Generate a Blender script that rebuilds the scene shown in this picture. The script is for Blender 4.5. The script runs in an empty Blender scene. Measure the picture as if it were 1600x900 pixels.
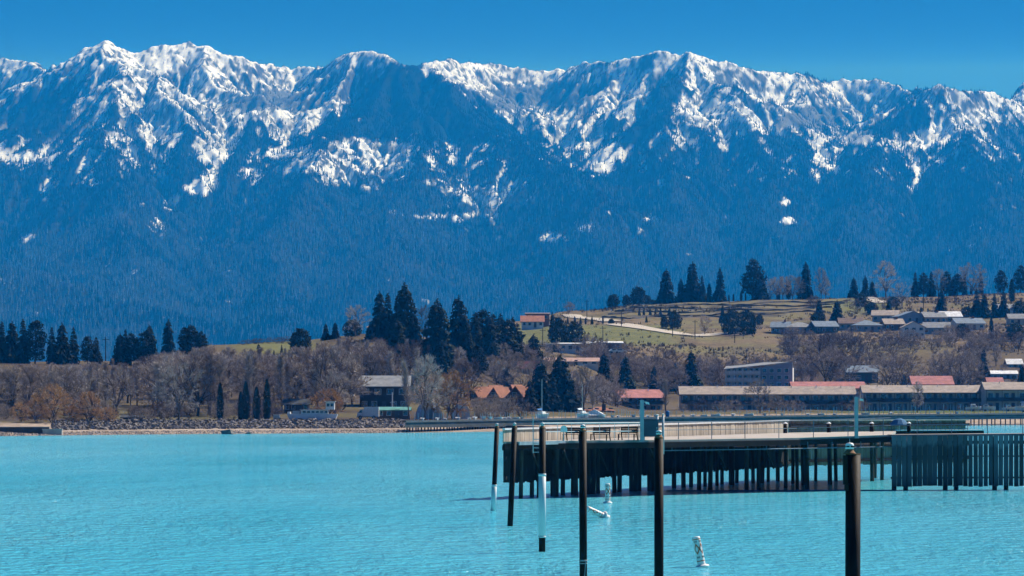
import bpy, bmesh, math, random
import numpy as np
from mathutils import Vector, Matrix, Euler

# ---------------------------------------------------------------- camera, sky, sun, exposure
F, Y0, H = 5260.0, 630.0, 5.6            # focal length in photo pixels, horizon row, eye height above the lake
SUN_EL, SUN_AZ = math.radians(45), math.radians(52)   # sun stands ahead and to the right
scene = bpy.context.scene
COL = scene.collection
cam_d = bpy.data.cameras.new('camera')
cam = bpy.data.objects.new('camera', cam_d); COL.objects.link(cam)
cam.location = (0, 0, H); cam.rotation_euler = (math.radians(90), 0, 0)
cam_d.sensor_width = 36.0; cam_d.lens = 36.0 * F / 1600.0
cam_d.shift_y = (Y0 - 450.0) / 1600.0
cam_d.clip_start = 1.0; cam_d.clip_end = 80000.0
scene.camera = cam

world = bpy.data.worlds.new('World'); scene.world = world; world.use_nodes = True
wt = world.node_tree; wt.nodes.clear()
def wn(t, **k):
    n = wt.nodes.new(t)
    for a, b in k.items(): setattr(n, a, b)
    return n
w_out = wn('ShaderNodeOutputWorld'); w_bg = wn('ShaderNodeBackground')
sky = wn('ShaderNodeTexSky', sky_type='NISHITA', sun_disc=False, sun_elevation=SUN_EL, sun_rotation=SUN_AZ,
         altitude=900.0, air_density=1.0, dust_density=0.0, ozone_density=6.0)
w_tc = wn('ShaderNodeTexCoord'); w_map = wn('ShaderNodeVectorMath', operation='MULTIPLY_ADD')
w_map.inputs[1].default_value = (1, 1, 14.0); w_map.inputs[2].default_value = (0, 0, -1.31)
w_nrm = wn('ShaderNodeVectorMath', operation='NORMALIZE')
w_tint = wn('ShaderNodeMix', data_type='RGBA', blend_type='MULTIPLY'); w_tint.inputs[0].default_value = 1.0
w_tint.inputs[7].default_value = (0.024, 0.044, 0.062, 1)
wt.links.new(w_tc.outputs['Generated'], w_map.inputs[0]); w_max = wn('ShaderNodeVectorMath', operation='MAXIMUM'); w_max.inputs[1].default_value = (-9, -9, 0.07)
wt.links.new(w_map.outputs[0], w_max.inputs[0]); w_min = wn('ShaderNodeVectorMath', operation='MINIMUM'); w_min.inputs[1].default_value = (9, 9, 0.45)
wt.links.new(w_max.outputs[0], w_min.inputs[0]); wt.links.new(w_min.outputs[0], w_nrm.inputs[0])
wt.links.new(w_nrm.outputs[0], sky.inputs[0]); wt.links.new(sky.outputs[0], w_tint.inputs[6])
w_gam = wn('ShaderNodeGamma'); w_gam.inputs[1].default_value = 1.35
w_x10 = wn('ShaderNodeVectorMath', operation='SCALE'); w_x10.inputs['Scale'].default_value = 10.0
wt.links.new(w_tint.outputs[2], w_gam.inputs[0]); wt.links.new(w_gam.outputs[0], w_x10.inputs[0]); wt.links.new(w_x10.outputs[0], w_bg.inputs[0]); wt.links.new(w_bg.outputs[0], w_out.inputs[0])
w_bg.inputs[1].default_value = 0.10

sun_d = bpy.data.lights.new('sun', 'SUN'); sun = bpy.data.objects.new('sun', sun_d); COL.objects.link(sun)
sun_d.energy = 5.0; sun_d.angle = math.radians(0.53); sun_d.color = (1.0, 0.965, 0.92)
sdir = Vector((math.sin(SUN_AZ) * math.cos(SUN_EL), math.cos(SUN_AZ) * math.cos(SUN_EL), math.sin(SUN_EL)))
sun.rotation_euler = sdir.to_track_quat('Z', 'Y').to_euler()
sun.location = (0, 0, 60)

scene.render.engine = 'CYCLES'
scene.view_settings.view_transform = 'Standard'; scene.view_settings.look = 'None'
scene.view_settings.exposure = 0.45; scene.view_settings.gamma = 1.0
scene.view_settings.use_curve_mapping = False
cy = scene.cycles
cy.use_denoising = True; cy.max_bounces = 6; cy.diffuse_bounces = 1; cy.glossy_bounces = 3
cy.transmission_bounces = 2; cy.volume_bounces = 1; cy.transparent_max_bounces = 6
cy.caustics_reflective = False; cy.caustics_refractive = False

rng = random.Random(7); nrng = np.random.default_rng(11)

# ---------------------------------------------------------------- helpers
def P(px, py, D):
    """photo pixel + distance -> point"""
    return Vector(((px - 800.0) / F * D, D, H + (Y0 - py) / F * D))
def XW(px, D): return (px - 800.0) / F * D
def tag(o, label=None, cat=None, group=None, kind=None):
    if label: o['label'] = label
    if cat: o['category'] = cat
    if group: o['group'] = group
    if kind: o['kind'] = kind
    return o
def empty(name, loc=(0, 0, 0), rz=0.0):
    o = bpy.data.objects.new(name, None); COL.objects.link(o)
    o.location = loc; o.rotation_euler = (0, 0, rz); o.empty_display_size = 0.5
    return o
def mesh_obj(name, me, parent=None, loc=None):
    o = bpy.data.objects.new(name, me); COL.objects.link(o)
    if parent: o.parent = parent
    if loc is not None: o.location = loc
    return o
class MB:
    def __init__(s): s.v = []; s.f = []
    def quad(s, a, b, c, d):
        n = len(s.v); s.v += [tuple(a), tuple(b), tuple(c), tuple(d)]; s.f.append((n, n+1, n+2, n+3)); return s
    def tri(s, a, b, c):
        n = len(s.v); s.v += [tuple(a), tuple(b), tuple(c)]; s.f.append((n, n+1, n+2)); return s
    def poly(s, pts):
        n = len(s.v); s.v += [tuple(p) for p in pts]; s.f.append(tuple(range(n, n+len(pts)))); return s
    def box(s, x0, x1, y0, y1, z0, z1):
        n = len(s.v)
        s.v += [(x0,y0,z0),(x1,y0,z0),(x1,y1,z0),(x0,y1,z0),(x0,y0,z1),(x1,y0,z1),(x1,y1,z1),(x0,y1,z1)]
        s.f += [tuple(n+i for i in q) for q in ((0,3,2,1),(4,5,6,7),(0,1,5,4),(1,2,6,5),(2,3,7,6),(3,0,4,7))]
        return s
    def extr(s, pts, d):
        """prism: polygon pts swept by vector d"""
        n = len(s.v); k = len(pts); d = Vector(d)
        s.v += [tuple(p) for p in pts] + [tuple(Vector(p) + d) for p in pts]
        s.f.append(tuple(range(n+k-1, n-1, -1))); s.f.append(tuple(range(n+k, n+2*k)))
        for i in range(k):
            j = (i+1) % k; s.f.append((n+i, n+j, n+k+j, n+k+i))
        return s
    def beam(s, a, b, w, h):
        """square bar from a to b, w wide (horizontal), h high"""
        a = Vector(a); b = Vector(b); t = (b - a).normalized()
        up = Vector((0,0,1)) if abs(t.z) < 0.9 else Vector((0,1,0))
        r = t.cross(up).normalized() * (w/2); u = r.normalized().cross(t).normalized() * (h/2)
        return s.extr([a-r-u, a+r-u, a+r+u, a-r+u], b - a)
    def tube(s, a, b, r0, r1, n=8, cap=True):
        a = Vector(a); b = Vector(b); t = (b - a)
        if t.length < 1e-6: return s
        t.normalize(); up = Vector((0,0,1)) if abs(t.z) < 0.9 else Vector((1,0,0))
        x = t.cross(up).normalized(); y = t.cross(x).normalized(); k = len(s.v)
        for c, r in ((a, r0), (b, r1)):
            for i in range(n):
                q = 2*math.pi*i/n; s.v.append(tuple(c + x*(r*math.cos(q)) + y*(r*math.sin(q))))
        for i in range(n):
            j = (i+1) % n; s.f.append((k+i, k+n+i, k+n+j, k+j))
        if cap:
            s.f.append(tuple(k+i for i in range(n))); s.f.append(tuple(k+n+i for i in range(n-1, -1, -1)))
        return s
    def lathe(s, prof, n=14, c=(0,0,0)):
        """prof = [(r,z)...] about the z axis"""
        k = len(s.v)
        for r, z in prof:
            for i in range(n):
                q = 2*math.pi*i/n; s.v.append((c[0]+r*math.cos(q), c[1]+r*math.sin(q), c[2]+z))
        for m in range(len(prof)-1):
            for i in range(n):
                j = (i+1) % n; s.f.append((k+m*n+i, k+m*n+j, k+(m+1)*n+j, k+(m+1)*n+i))
        s.f.append(tuple(k+i for i in range(n-1,-1,-1))); s.f.append(tuple(k+(len(prof)-1)*n+i for i in range(n)))
        return s
    def mesh(s, name, mat, smooth=False):
        me = bpy.data.meshes.new(name); me.from_pydata(s.v, [], s.f)
        if mat: me.materials.append(mat)
        if smooth: me.polygons.foreach_set('use_smooth', [True]*len(me.polygons))
        me.update(); return me
    def build(s, name, mat, parent=None, loc=None, smooth=False):
        return mesh_obj(name, s.mesh(name, mat, smooth), parent, loc)
def copy_tree(o, parent=None):
    c = o.copy(); COL.objects.link(c); c.parent = parent
    for ch in o.children: copy_tree(ch, c)
    return c
def np_mesh(name, V, Fq, mat, smooth=False):
    me = bpy.data.meshes.new(name); V = np.asarray(V, np.float32); Fq = np.asarray(Fq, np.int32); k = Fq.shape[1]
    me.vertices.add(len(V)); me.vertices.foreach_set('co', V.ravel())
    me.loops.add(Fq.size); me.loops.foreach_set('vertex_index', Fq.ravel())
    me.polygons.add(len(Fq)); me.polygons.foreach_set('loop_start', np.arange(0, Fq.size, k, dtype=np.int32))
    if smooth: me.polygons.foreach_set('use_smooth', np.ones(len(Fq), bool))
    if mat: me.materials.append(mat)
    me.update(calc_edges=True); return me
def grid_faces(nu, nv):
    i = np.arange(nu-1)[:, None]; j = np.arange(nv-1)[None, :]
    a = i*nv + j; return np.stack([a, a+nv, a+nv+1, a+1], -1).reshape(-1, 4)

# value noise (numpy)
_perm = np.random.default_rng(3).random(65536)
def vnoise(x, y, seed=0):
    xi = np.floor(x).astype(np.int64); yi = np.floor(y).astype(np.int64); fx = x - xi; fy = y - yi
    fx = fx*fx*fx*(fx*(fx*6-15)+10); fy = fy*fy*fy*(fy*(fy*6-15)+10)
    def h(a, b): return _perm[((a*73856093) ^ (b*19349663) ^ (seed*83492791)) & 65535]
    return (h(xi,yi)*(1-fx)+h(xi+1,yi)*fx)*(1-fy) + (h(xi,yi+1)*(1-fx)+h(xi+1,yi+1)*fx)*fy
def fbm(x, y, o=5, seed=0, gain=0.5):
    a = 1.0; t = 0.0; n = 0.0
    for k in range(o):
        t = t + a*vnoise(x*2**k, y*2**k, seed+k*17); n += a; a *= gain
    return t/n
def ridged(x, y, o=5, seed=0, gain=0.5):
    a = 1.0; t = 0.0; n = 0.0
    for k in range(o):
        t = t + a*(1-np.abs(2*vnoise(x*2**k, y*2**k, seed+k*17)-1)); n += a; a *= gain
    return t/n

# materials
MATS = {}
def new_mat(name):
    m = bpy.data.materials.new(name); m.use_nodes = True
    nt = m.node_tree; b = nt.nodes['Principled BSDF']; MATS[name] = m
    return m, nt, b
def mat(name, col, rough=0.8, var=0.25, scale=1.5, metal=0.0, bump=0.0, spec=0.3, stretch=(1,1,1), col2=None, coords='Object', bscale=None):
    """plain procedural material: noise-mottled colour, optional second colour and relief"""
    if name in MATS: return MATS[name]
    m, nt, b = new_mat(name); N = nt.nodes; L = nt.links
    b.inputs['Roughness'].default_value = rough; b.inputs['Metallic'].default_value = metal
    b.inputs['Specular IOR Level'].default_value = spec
    tc = N.new('ShaderNodeTexCoord'); mp = N.new('ShaderNodeMapping'); mp.inputs['Scale'].default_value = stretch
    nz = N.new('ShaderNodeTexNoise'); nz.inputs['Scale'].default_value = scale; nz.inputs['Detail'].default_value = 6
    rp = N.new('ShaderNodeValToRGB')
    c = Vector(col); lo = c*(1-var); hi = c*(1+var) if col2 is None else Vector(col2)
    rp.color_ramp.elements[0].position = 0.32; rp.color_ramp.elements[1].position = 0.68
    rp.color_ramp.elements[0].color = (*lo, 1); rp.color_ramp.elements[1].color = (*[min(1, q) for q in hi], 1)
    L.new(tc.outputs[coords], mp.inputs[0]); L.new(mp.outputs[0], nz.inputs[0]); L.new(nz.outputs[0], rp.inputs[0])
    L.new(rp.outputs[0], b.inputs['Base Color'])
    if bump:
        bp = N.new('ShaderNodeBump'); bp.inputs['Strength'].default_value = bump; bp.inputs['Distance'].default_value = 0.05
        n2 = N.new('ShaderNodeTexNoise'); n2.inputs['Scale'].default_value = bscale or scale*4; n2.inputs['Detail'].default_value = 5
        L.new(mp.outputs[0], n2.inputs[0]); L.new(n2.outputs[0], bp.inputs['Height']); L.new(bp.outputs[0], b.inputs['Normal'])
    return m

# ---------------------------------------------------------------- terrain near the lake
SH_PX = np.array([-1500, -400, 0, 330, 600, 760, 1000, 1300, 1600, 2000, 3200.])
SH_D = np.array([540, 560, 572, 614, 630, 660, 735, 810, 870, 900, 930.])
T_D = np.array([0, 12, 28, 60, 130, 220, 300, 360, 420, 520, 640, 780, 900, 1100, 1400, 2400])  # metres behind the shoreline
T_PX = np.array([-1500, -400, 0, 200, 330, 450, 600, 700, 800, 900, 1000, 1100, 1200, 1350, 1450, 1600, 2000, 3200.])
def _T(s): return [float(q) for q in s.split()]
T_Z = np.array([
 _T('0 .5 2.2 2.6  5  11  17  18  18  16  14  13  12  12  12  12'),
 _T('0 .5 2.2 2.6  5  11  17  18  18  16  14  13  12  12  12  12'),
 _T('0 .5 2.2 2.6  5  11  16  17  17  15  13  12  12  12  12  12'),
 _T('0 .5 2.2 2.6  5  11  16  17  16  14  13  12  12  12  12  12'),
 _T('0 .5 2.2 2.6  6  13  20  22  21  18  15  13  12  12  12  12'),
 _T('0 .5 2.2 2.6  6  14  21  23  22  19  15  13  12  12  12  12'),
 _T('0 .5 2.2 2.6  6  16  24  26  25  22  20  18  14  12  12  12'),
 _T('0 .5 2.2 2.8  6  15  22  25  26  27  29  26  20  14  12  12'),
 _T('0 .8 2.6 3.0  5  10  16  20  23  27  35  40  36  24  16  12'),
 _T('0 .8 2.8 3.2 4 7 15 20 24 30 38 46 46 34 20 12'),
 _T('0 .8 2.8 3.2 3.4 3.7 9 17 23.5 31 39 49 53 46 26 12'),
 _T('0 .8 3 3.3 3.4 3.8 10 18 24 31 40 51 55.5 48 30 12'),
 _T('0 .8 3.1 3.4 3.4 4.2 12 20 26 34 44 54 57 50 32 12'),
 _T('0 .8 3.1 3.4 3.4 8 18 24.5 29.5 37.5 47 56 57 52 36 12'),
 _T('0 .8 3.1 3.5 3.6 11 21 26.5 31 39 48.5 57 58 54 38 12'),
 _T('0 .8 3.1 3.5 3.6 15 24 29 34 42 51.5 60 61 58 42 12'),
 _T('0 .8 3.1 3.5 3.6 15 24 29 34 42 51.5 60 61 58 42 12'),
 _T('0 .8 3.1 3.5 3.6 4.5  9  17  23  31  41  53  60  60  44  12')])
def shore_D(px): return np.interp(px, SH_PX, SH_D)
def terrain(X, Y):
    X = np.asarray(X, float); Y = np.asarray(Y, float)
    px = 800 + X/np.maximum(Y, 200.)*F; px = np.clip(px, -1499, 3199)
    s = Y - shore_D(px)
    # smooth bilinear look-up in (px, distance behind the shore)
    iu = np.clip(np.searchsorted(T_PX, px) - 1, 0, len(T_PX)-2); fu = (px - T_PX[iu])/(T_PX[iu+1]-T_PX[iu]); fu = fu*fu*(3-2*fu)
    sc = np.clip(s, 0, 2399); iv = np.clip(np.searchsorted(T_D, sc) - 1, 0, len(T_D)-2); fv = (sc - T_D[iv])/(T_D[iv+1]-T_D[iv])
    z = (T_Z[iu,iv]*(1-fu)+T_Z[iu+1,iv]*fu)*(1-fv) + (T_Z[iu,iv+1]*(1-fu)+T_Z[iu+1,iv+1]*fu)*fv
    z = np.where(s < 0, np.maximum(-3.5, s*0.05), z)
    amp = np.clip((s-240)/160., 0, 1)*1.3
    return z + amp*(fbm(X/60., Y/60., 3, 5)-0.5)*2 + np.clip(s/40., 0, 1)*0.12*(vnoise(X/7., Y/7., 9)-0.5)
def gz(x, y): return float(terrain(np.array([x]), np.array([y]))[0])
def G(px, D):
    """ground point in column px at distance D"""
    x = XW(px, D); return Vector((x, D, gz(x, D)))

# ground sheet
us = np.concatenate([np.linspace(-1500, -350, 24), np.linspace(-300, 1900, 250), np.linspace(1950, 3200, 24)])
vs = np.concatenate([np.linspace(480, 560, 10), np.linspace(565, 1000, 110), np.linspace(1005, 1900, 130), np.linspace(1950, 3400, 40), np.linspace(3600, 9000, 14)])
Uu, Vv = np.meshgrid(us, vs, indexing='ij'); Xg = (Uu-800)/F*Vv; Yg = Vv
Zg = terrain(Xg, Yg)
GV = np.stack([Xg, Yg, Zg], -1).reshape(-1, 3)
def ell(px, py, cx, cy, rx, ry):
    return np.exp(-(((px-cx)/rx)**2 + ((py-cy)/ry)**2)**2)
# --- ground colours (albedo) per vertex
gpx = Uu.ravel(); gpy = Y0 - (GV[:, 2]-H)/GV[:, 1]*F; gs = GV[:, 1] - shore_D(gpx)
n1 = fbm(GV[:,0]/35, GV[:,1]/35, 5, 21); n2 = fbm(GV[:,0]/9, GV[:,1]/9, 4, 31)
def cmix(c, t, c2): t = np.clip(t, 0, 1)[:, None]; return c*(1-t) + np.array(c2)*t
gc = np.tile(np.array([0.085, 0.066, 0.05]), (len(GV), 1))
gc = cmix(gc, (n1-0.42)*5, (0.13, 0.105, 0.07))
field = np.clip((gs-300)/60, 0, 1)*np.clip((gpx-740)/60, 0, 1)
gc = cmix(gc, field, (0.185, 0.142, 0.09)); gc = cmix(gc, field*np.clip((n1-0.5)*6, 0, .7), (0.17, 0.16, 0.075))
gc = cmix(gc, field*np.clip((n2-0.5)*6, 0, .75), (0.12, 0.095, 0.065))
green = np.clip(np.minimum(np.minimum((gpx-800)/15, (1075-gpx)/40), np.minimum((gpy-506)/4, (541-gpy)/5)), 0, 1)*(gs > 400)
gc = cmix(gc, green*0.9, (0.135, 0.145, 0.065)); gc = cmix(gc, green*np.clip((n2-.45)*4, 0, .5), (0.20, 0.19, 0.08))
green2 = np.maximum(ell(gpx, gpy, 1340, 478, 70, 14), ell(gpx, gpy, 430, 540, 70, 16))*(gs > 200)
gc = cmix(gc, green2*0.9, (0.16, 0.165, 0.07))
terr = np.clip(np.minimum(np.minimum((gpx-930)/30, (1300-gpx)/80), np.minimum((gpy-462)/4, (497-gpy)/4)), 0, 1)*(gs > 500)
gc = cmix(gc, terr*0.8, (0.17, 0.15, 0.085)); gc = cmix(gc, terr*np.clip((n2-.5)*7, 0, 1), (0.08, 0.07, 0.055))
low = np.clip((gs-24)/8, 0, 1)*np.clip((150-gs)/60, 0, 1)
gc = cmix(gc, low*np.clip((n1-.42)*4, 0, .7), (0.125, 0.115, 0.06))
lawn = np.clip((gs-20)/6, 0, 1)*np.clip((170-gs)/30, 0, 1)*np.clip((gpx-1250)/120, 0, 1)
gc = cmix(gc, lawn, (0.10, 0.12, 0.05))
beach = np.clip((30-gs)/6, 0, 1)
gc = cmix(gc, beach, (0.37, 0.30, 0.24)); gc = cmix(gc, beach*np.clip((n2-.5)*5, 0, .8), (0.26, 0.21, 0.17))
gc = cmix(gc, np.clip((2.0-gs)/2, 0, 1), (0.12, 0.11, 0.10))
def attr_mat(name, attr, rough=0.95, nscale=0.6, namp=0.35, bump=0.4, bdist=0.3):
    m, nt, b = new_mat(name); N = nt.nodes; L = nt.links
    b.inputs['Roughness'].default_value = rough; b.inputs['Specular IOR Level'].default_value = 0.0
    a = N.new('ShaderNodeAttribute'); a.attribute_name = attr
    g = N.new('ShaderNodeNewGeometry'); nz = N.new('ShaderNodeTexNoise'); nz.inputs['Scale'].default_value = nscale; nz.inputs['Detail'].default_value = 8
    L.new(g.outputs['Position'], nz.inputs[0])
    mr = N.new('ShaderNodeMapRange'); mr.inputs[1].default_value = .25; mr.inputs[2].default_value = .75
    mr.inputs[3].default_value = 1-namp; mr.inputs[4].default_value = 1+namp; L.new(nz.outputs[0], mr.inputs[0])
    mx = N.new('ShaderNodeVectorMath'); mx.operation = 'SCALE'; L.new(a.outputs['Color'], mx.inputs[0]); L.new(mr.outputs[0], mx.inputs['Scale'])
    L.new(mx.outputs[0], b.inputs['Base Color'])
    bp = N.new('ShaderNodeBump'); bp.inputs['Strength'].default_value = bump; bp.inputs['Distance'].default_value = bdist
    L.new(nz.outputs[0], bp.inputs['Height']); L.new(bp.outputs[0], b.inputs['Normal'])
    return m
def set_col(me, name, C):
    at = me.color_attributes.new(name, 'FLOAT_COLOR', 'POINT')
    at.data.foreach_set('color', np.concatenate([C, np.ones((len(C), 1))], 1).astype(np.float32).ravel())
me = np_mesh('ground', GV, grid_faces(len(us), len(vs)), attr_mat('ground_soil', 'gcol'), True)
set_col(me, 'gcol', gc)
ground = mesh_obj('ground', me); tag(ground, kind='structure')

# ---------------------------------------------------------------- mountains
def pts3(L): return [P(a, b, c) for a, b, c in L]
sil = [(-700,120,12300),(-400,100,12300),(-150,118,12400),(-60,100,12900),(0,90,13000),(40,97,12900),(85,119,12500),(112,102,12000),(140,81,11850),(175,64,11800),(200,75,11850),(216,80,11900),(240,72,11950),
 (265,70,12000),(290,65,12050),(310,73,12050),(345,85,12100),(385,92,12150),(410,100,12300),(440,107,12450),(490,108,12350),(503,100,12050),(530,86,11850),(555,82,11750),
 (585,88,11650),(620,97,11550),(650,103,11550),(690,99,11900),(735,100,12200),(770,99,12350),(800,104,12400),(850,108,12450),(890,110,12400),(920,105,12250),(960,97,12100),
 (1000,85,12050),(1030,79,12000),(1060,85,12000),(1090,78,11900),(1120,90,11900),(1160,103,12000),(1220,113,12200),(1290,130,12450),(1320,124,12500),(1350,122,12450),(1380,127,12400),
 (1420,143,12100),(1440,135,11550),(1470,133,11400),(1500,140,11500),(1540,141,11700),(1575,150,11900),(1592,130,12050),(1640,122,12150),(1800,110,12500),(2100,130,12400),(2400,120,12300)]
RIDGES = [
 (sil, .62),
 ([(175,64,11800),(165,120,11300),(160,190,10700),(175,270,10000),(190,350,9300),(205,440,8500),(215,520,7700)], .50),
 ([(112,102,12000),(70,170,11400),(20,225,10900),(-40,290,10300),(-60,380,9400),(-60,470,8500)], .50),
 ([(175,64,11800),(225,130,11300),(275,190,10800),(300,250,10400)], .55),
 ([(310,73,12050),(350,120,11700),(395,160,11300),(380,220,10800),(360,290,10200),(345,370,9500),(350,450,8600)], .50),
 ([(555,82,11750),(520,140,11300),(500,190,10900)], .6),
 ([(620,97,11550),(570,155,11000),(515,215,10500),(470,275,10000),(440,350,9400),(430,430,8700),(430,520,7800)], .48),
 ([(630,99,11550),(640,170,10900),(640,250,10200),(630,330,9500),(615,420,8700),(610,510,7900)], .42),
 ([(650,103,11550),(710,150,11100),(775,195,10700),(850,235,10300),(920,300,9700),(960,370,9100),(980,450,8400),(1000,540,7600)], .48),
 ([(960,97,12100),(930,150,11700),(905,190,11300),(900,240,10900)], .6),
 ([(1090,78,11900),(1050,130,11400),(1035,175,11000),(1025,230,10500),(1035,300,9900),(1060,380,9200),(1080,470,8300)], .52),
 ([(1090,78,11900),(1135,140,11400),(1165,200,10900),(1190,260,10400),(1200,330,9700),(1215,420,8800),(1230,510,7900)], .50),
 ([(1220,113,12200),(1240,165,11700),(1250,215,11200)], .55),
 ([(1440,135,11550),(1400,180,11200),(1365,220,10800),(1340,260,10400),(1330,330,9700),(1330,420,8800),(1340,510,7900)], .52),
 ([(1480,134,11450),(1500,190,11000),(1520,240,10500),(1530,310,9800),(1540,400,8900),(1560,490,8000)], .48),
 ([(1575,150,11900),(1620,190,11500),(1680,240,10900),(1720,330,9900),(1740,430,8800)], .5),
 ([(-700,330,8900),(-300,360,8700),(0,410,8400),(160,455,8000),(330,505,7700),(460,545,7400)], .30),
 ([(2100,150,12000),(2000,260,10600),(1950,400,9000)], .5),
 ([(-500,130,12000),(-450,260,10500),(-420,400,9000)], .5),
]
NU, NV = 1000, 560
mu = np.linspace(-330, 1930, NU); tv = np.linspace(0, 1, NV); md = 6900 + (13600-6900)*tv
MU, MD = np.meshgrid(mu, md, indexing='ij'); MX = (MU-800)/F*11000.0; MY = MD     # parallel columns, metres
wx = MX + 90*(fbm(MX/420., MY/420., 4, 71)-.5)*2; wy = MY + 90*(fbm(MX/420., MY/420., 4, 77)-.5)*2
Zm = np.full(MX.shape, -1e9); Zs = []
for line, k in RIDGES:
    pl = pts3(line); best = np.full(MX.shape, -1e9)
    for a, b in zip(pl[:-1], pl[1:]):
        ax, ay, az = a; bx, by, bz = b; dx = bx-ax; dy = by-ay; l2 = dx*dx+dy*dy+1e-9
        t = np.clip(((wx-ax)*dx + (wy-ay)*dy)/l2, 0, 1)
        d = np.hypot(wx-(ax+t*dx), wy-(ay+t*dy)); zz = az + t*(bz-az)
        best = np.maximum(best, zz - k*d*(1+0.0000*d))
    Zm = np.maximum(Zm, best)
ramp = np.interp(MY, [6900, 7400, 8200, 9000, 9800, 10600, 11400, 12200, 13600], [10, 60, 170, 300, 420, 530, 630, 720, 700])
hh = np.clip((Zm-ramp)/170., -6, 9); Zm = ramp + 170.*np.log1p(np.exp(hh*1.6))/1.6     # soft maximum with the valley floor
Zm = Zm - 170.*np.log(2)/1.6*np.exp(-hh*hh*1.2)
rel = np.clip(Zm/900., 0, 1.3)
sil_px = np.array([a for a, b, c in sil]); sil_d = np.array([c for a, b, c in sil])
near_crest = np.exp(-((MY - np.interp(800+MX/MY*F, sil_px, sil_d))/140.)**2)
er = ridged(MX/420., MY/700., 5, 41, .5) - .62
Zm = Zm + rel*er*95*(1-.8*near_crest)
# stream-power erosion on a coarser grid: carves branching gullies and leaves sharp ribs
CU, CV = 500, 420
ci = np.linspace(0, NU-1, CU); cj = np.linspace(0, NV-1, CV)
def resample(A, fi, fj):
    i = np.clip(fi.astype(int), 0, A.shape[0]-2); j = np.clip(fj.astype(int), 0, A.shape[1]-2); a = (fi-i)[:, None]; b = (fj-j)[None, :]
    B_ = A[i][:, j]*(1-a)*(1-b) + A[i+1][:, j]*a*(1-b) + A[i][:, j+1]*(1-a)*b + A[i+1][:, j+1]*a*b
    return B_
Zc = resample(Zm, ci, cj) + nrng.random((CU, CV))*14
cdx = (MX[1,0]-MX[0,0])*(NU-1)/(CU-1); cdy = (MY[0,1]-MY[0,0])*(NV-1)/(CV-1)
idx = np.arange(CU*CV).reshape(CU, CV); Z_start = Zc.copy(); Acc = None
for it in range(14):
    best = np.zeros((CU, CV)); rec = idx.copy(); rl = np.ones((CU, CV))
    for du in (-1, 0, 1):
        for dv in (-1, 0, 1):
            if du == 0 and dv == 0: continue
            L_ = math.hypot(du*cdx, dv*cdy); zn = np.full((CU, CV), 1e9)
            u0, u1 = max(0, -du), CU-max(0, du); v0, v1 = max(0, -dv), CV-max(0, dv)
            zn[u0:u1, v0:v1] = Zc[u0+du:u1+du, v0+dv:v1+dv]; sl = (Zc-zn)/L_; m_ = sl > best
            best = np.where(m_, sl, best); rec = np.where(m_, idx+du*CV+dv, rec); rl = np.where(m_, L_, rl)
    order = np.argsort(Zc.ravel()); recl = rec.ravel().tolist(); acc = [1.0]*(CU*CV)
    for i in order[::-1].tolist():
        j = recl[i]
        if j != i: acc[j] += acc[i]
    Acc = np.array(acc); cc = (0.085*np.sqrt(Acc)*rel_c.ravel() if it else None)
    if cc is None:
        rel_c = np.clip(Zc/700., .1, 1.2); cc = 0.085*np.sqrt(Acc)*rel_c.ravel()
    cc = np.minimum(cc, 1.2)*12.0/rl.ravel()
    zl = Zc.ravel().tolist(); cl = cc.tolist()
    for i in order.tolist():
        j = recl[i]
        if j != i: zl[i] = (zl[i] + cl[i]*zl[j])/(1+cl[i])
    Zc = np.array(zl).reshape(CU, CV)
    # talus: soften slopes steeper than repose a little
    Zp = np.pad(Zc, 1, mode='edge'); avg = (Zp[:-2,1:-1]+Zp[2:,1:-1]+Zp[1:-1,:-2]+Zp[1:-1,2:])/4; Zc = Zc + (avg-Zc)*.10
dZ = np.clip(Zc - Z_start, -260, 40); logA = np.log(Acc.reshape(CU, CV))
fi = np.linspace(0, CU-1, NU); fj = np.linspace(0, CV-1, NV)
crest_keep = 1-.9*near_crest
Zm = Zm + resample(dZ, fi, fj)*crest_keep; chan = np.clip((resample(logA, fi, fj)-3.2)/3.0, 0, 1)
Zm = Zm + rel*(10*(ridged(MX/60., MY/80., 3, 47)-.6) + near_crest*14*(ridged(MX/70., MY/90., 4, 49)-.6)) + 5*(fbm(MX/22., MY/30., 2, 48)-.5)
Zm = np.minimum(Zm, 3000)
MV = np.stack([MX, MY, Zm], -1).reshape(-1, 3)
mpx = (800 + MV[:,0]/MV[:,1]*F); mpy = Y0 - (MV[:,2]-H)/MV[:,1]*F
# slope and facing
gx = np.gradient(Zm, axis=0)/np.gradient(MX, axis=0); gy = np.gradient(Zm, axis=1)/np.gradient(MY, axis=1)
slope = np.hypot(gx, gy).ravel()
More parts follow.
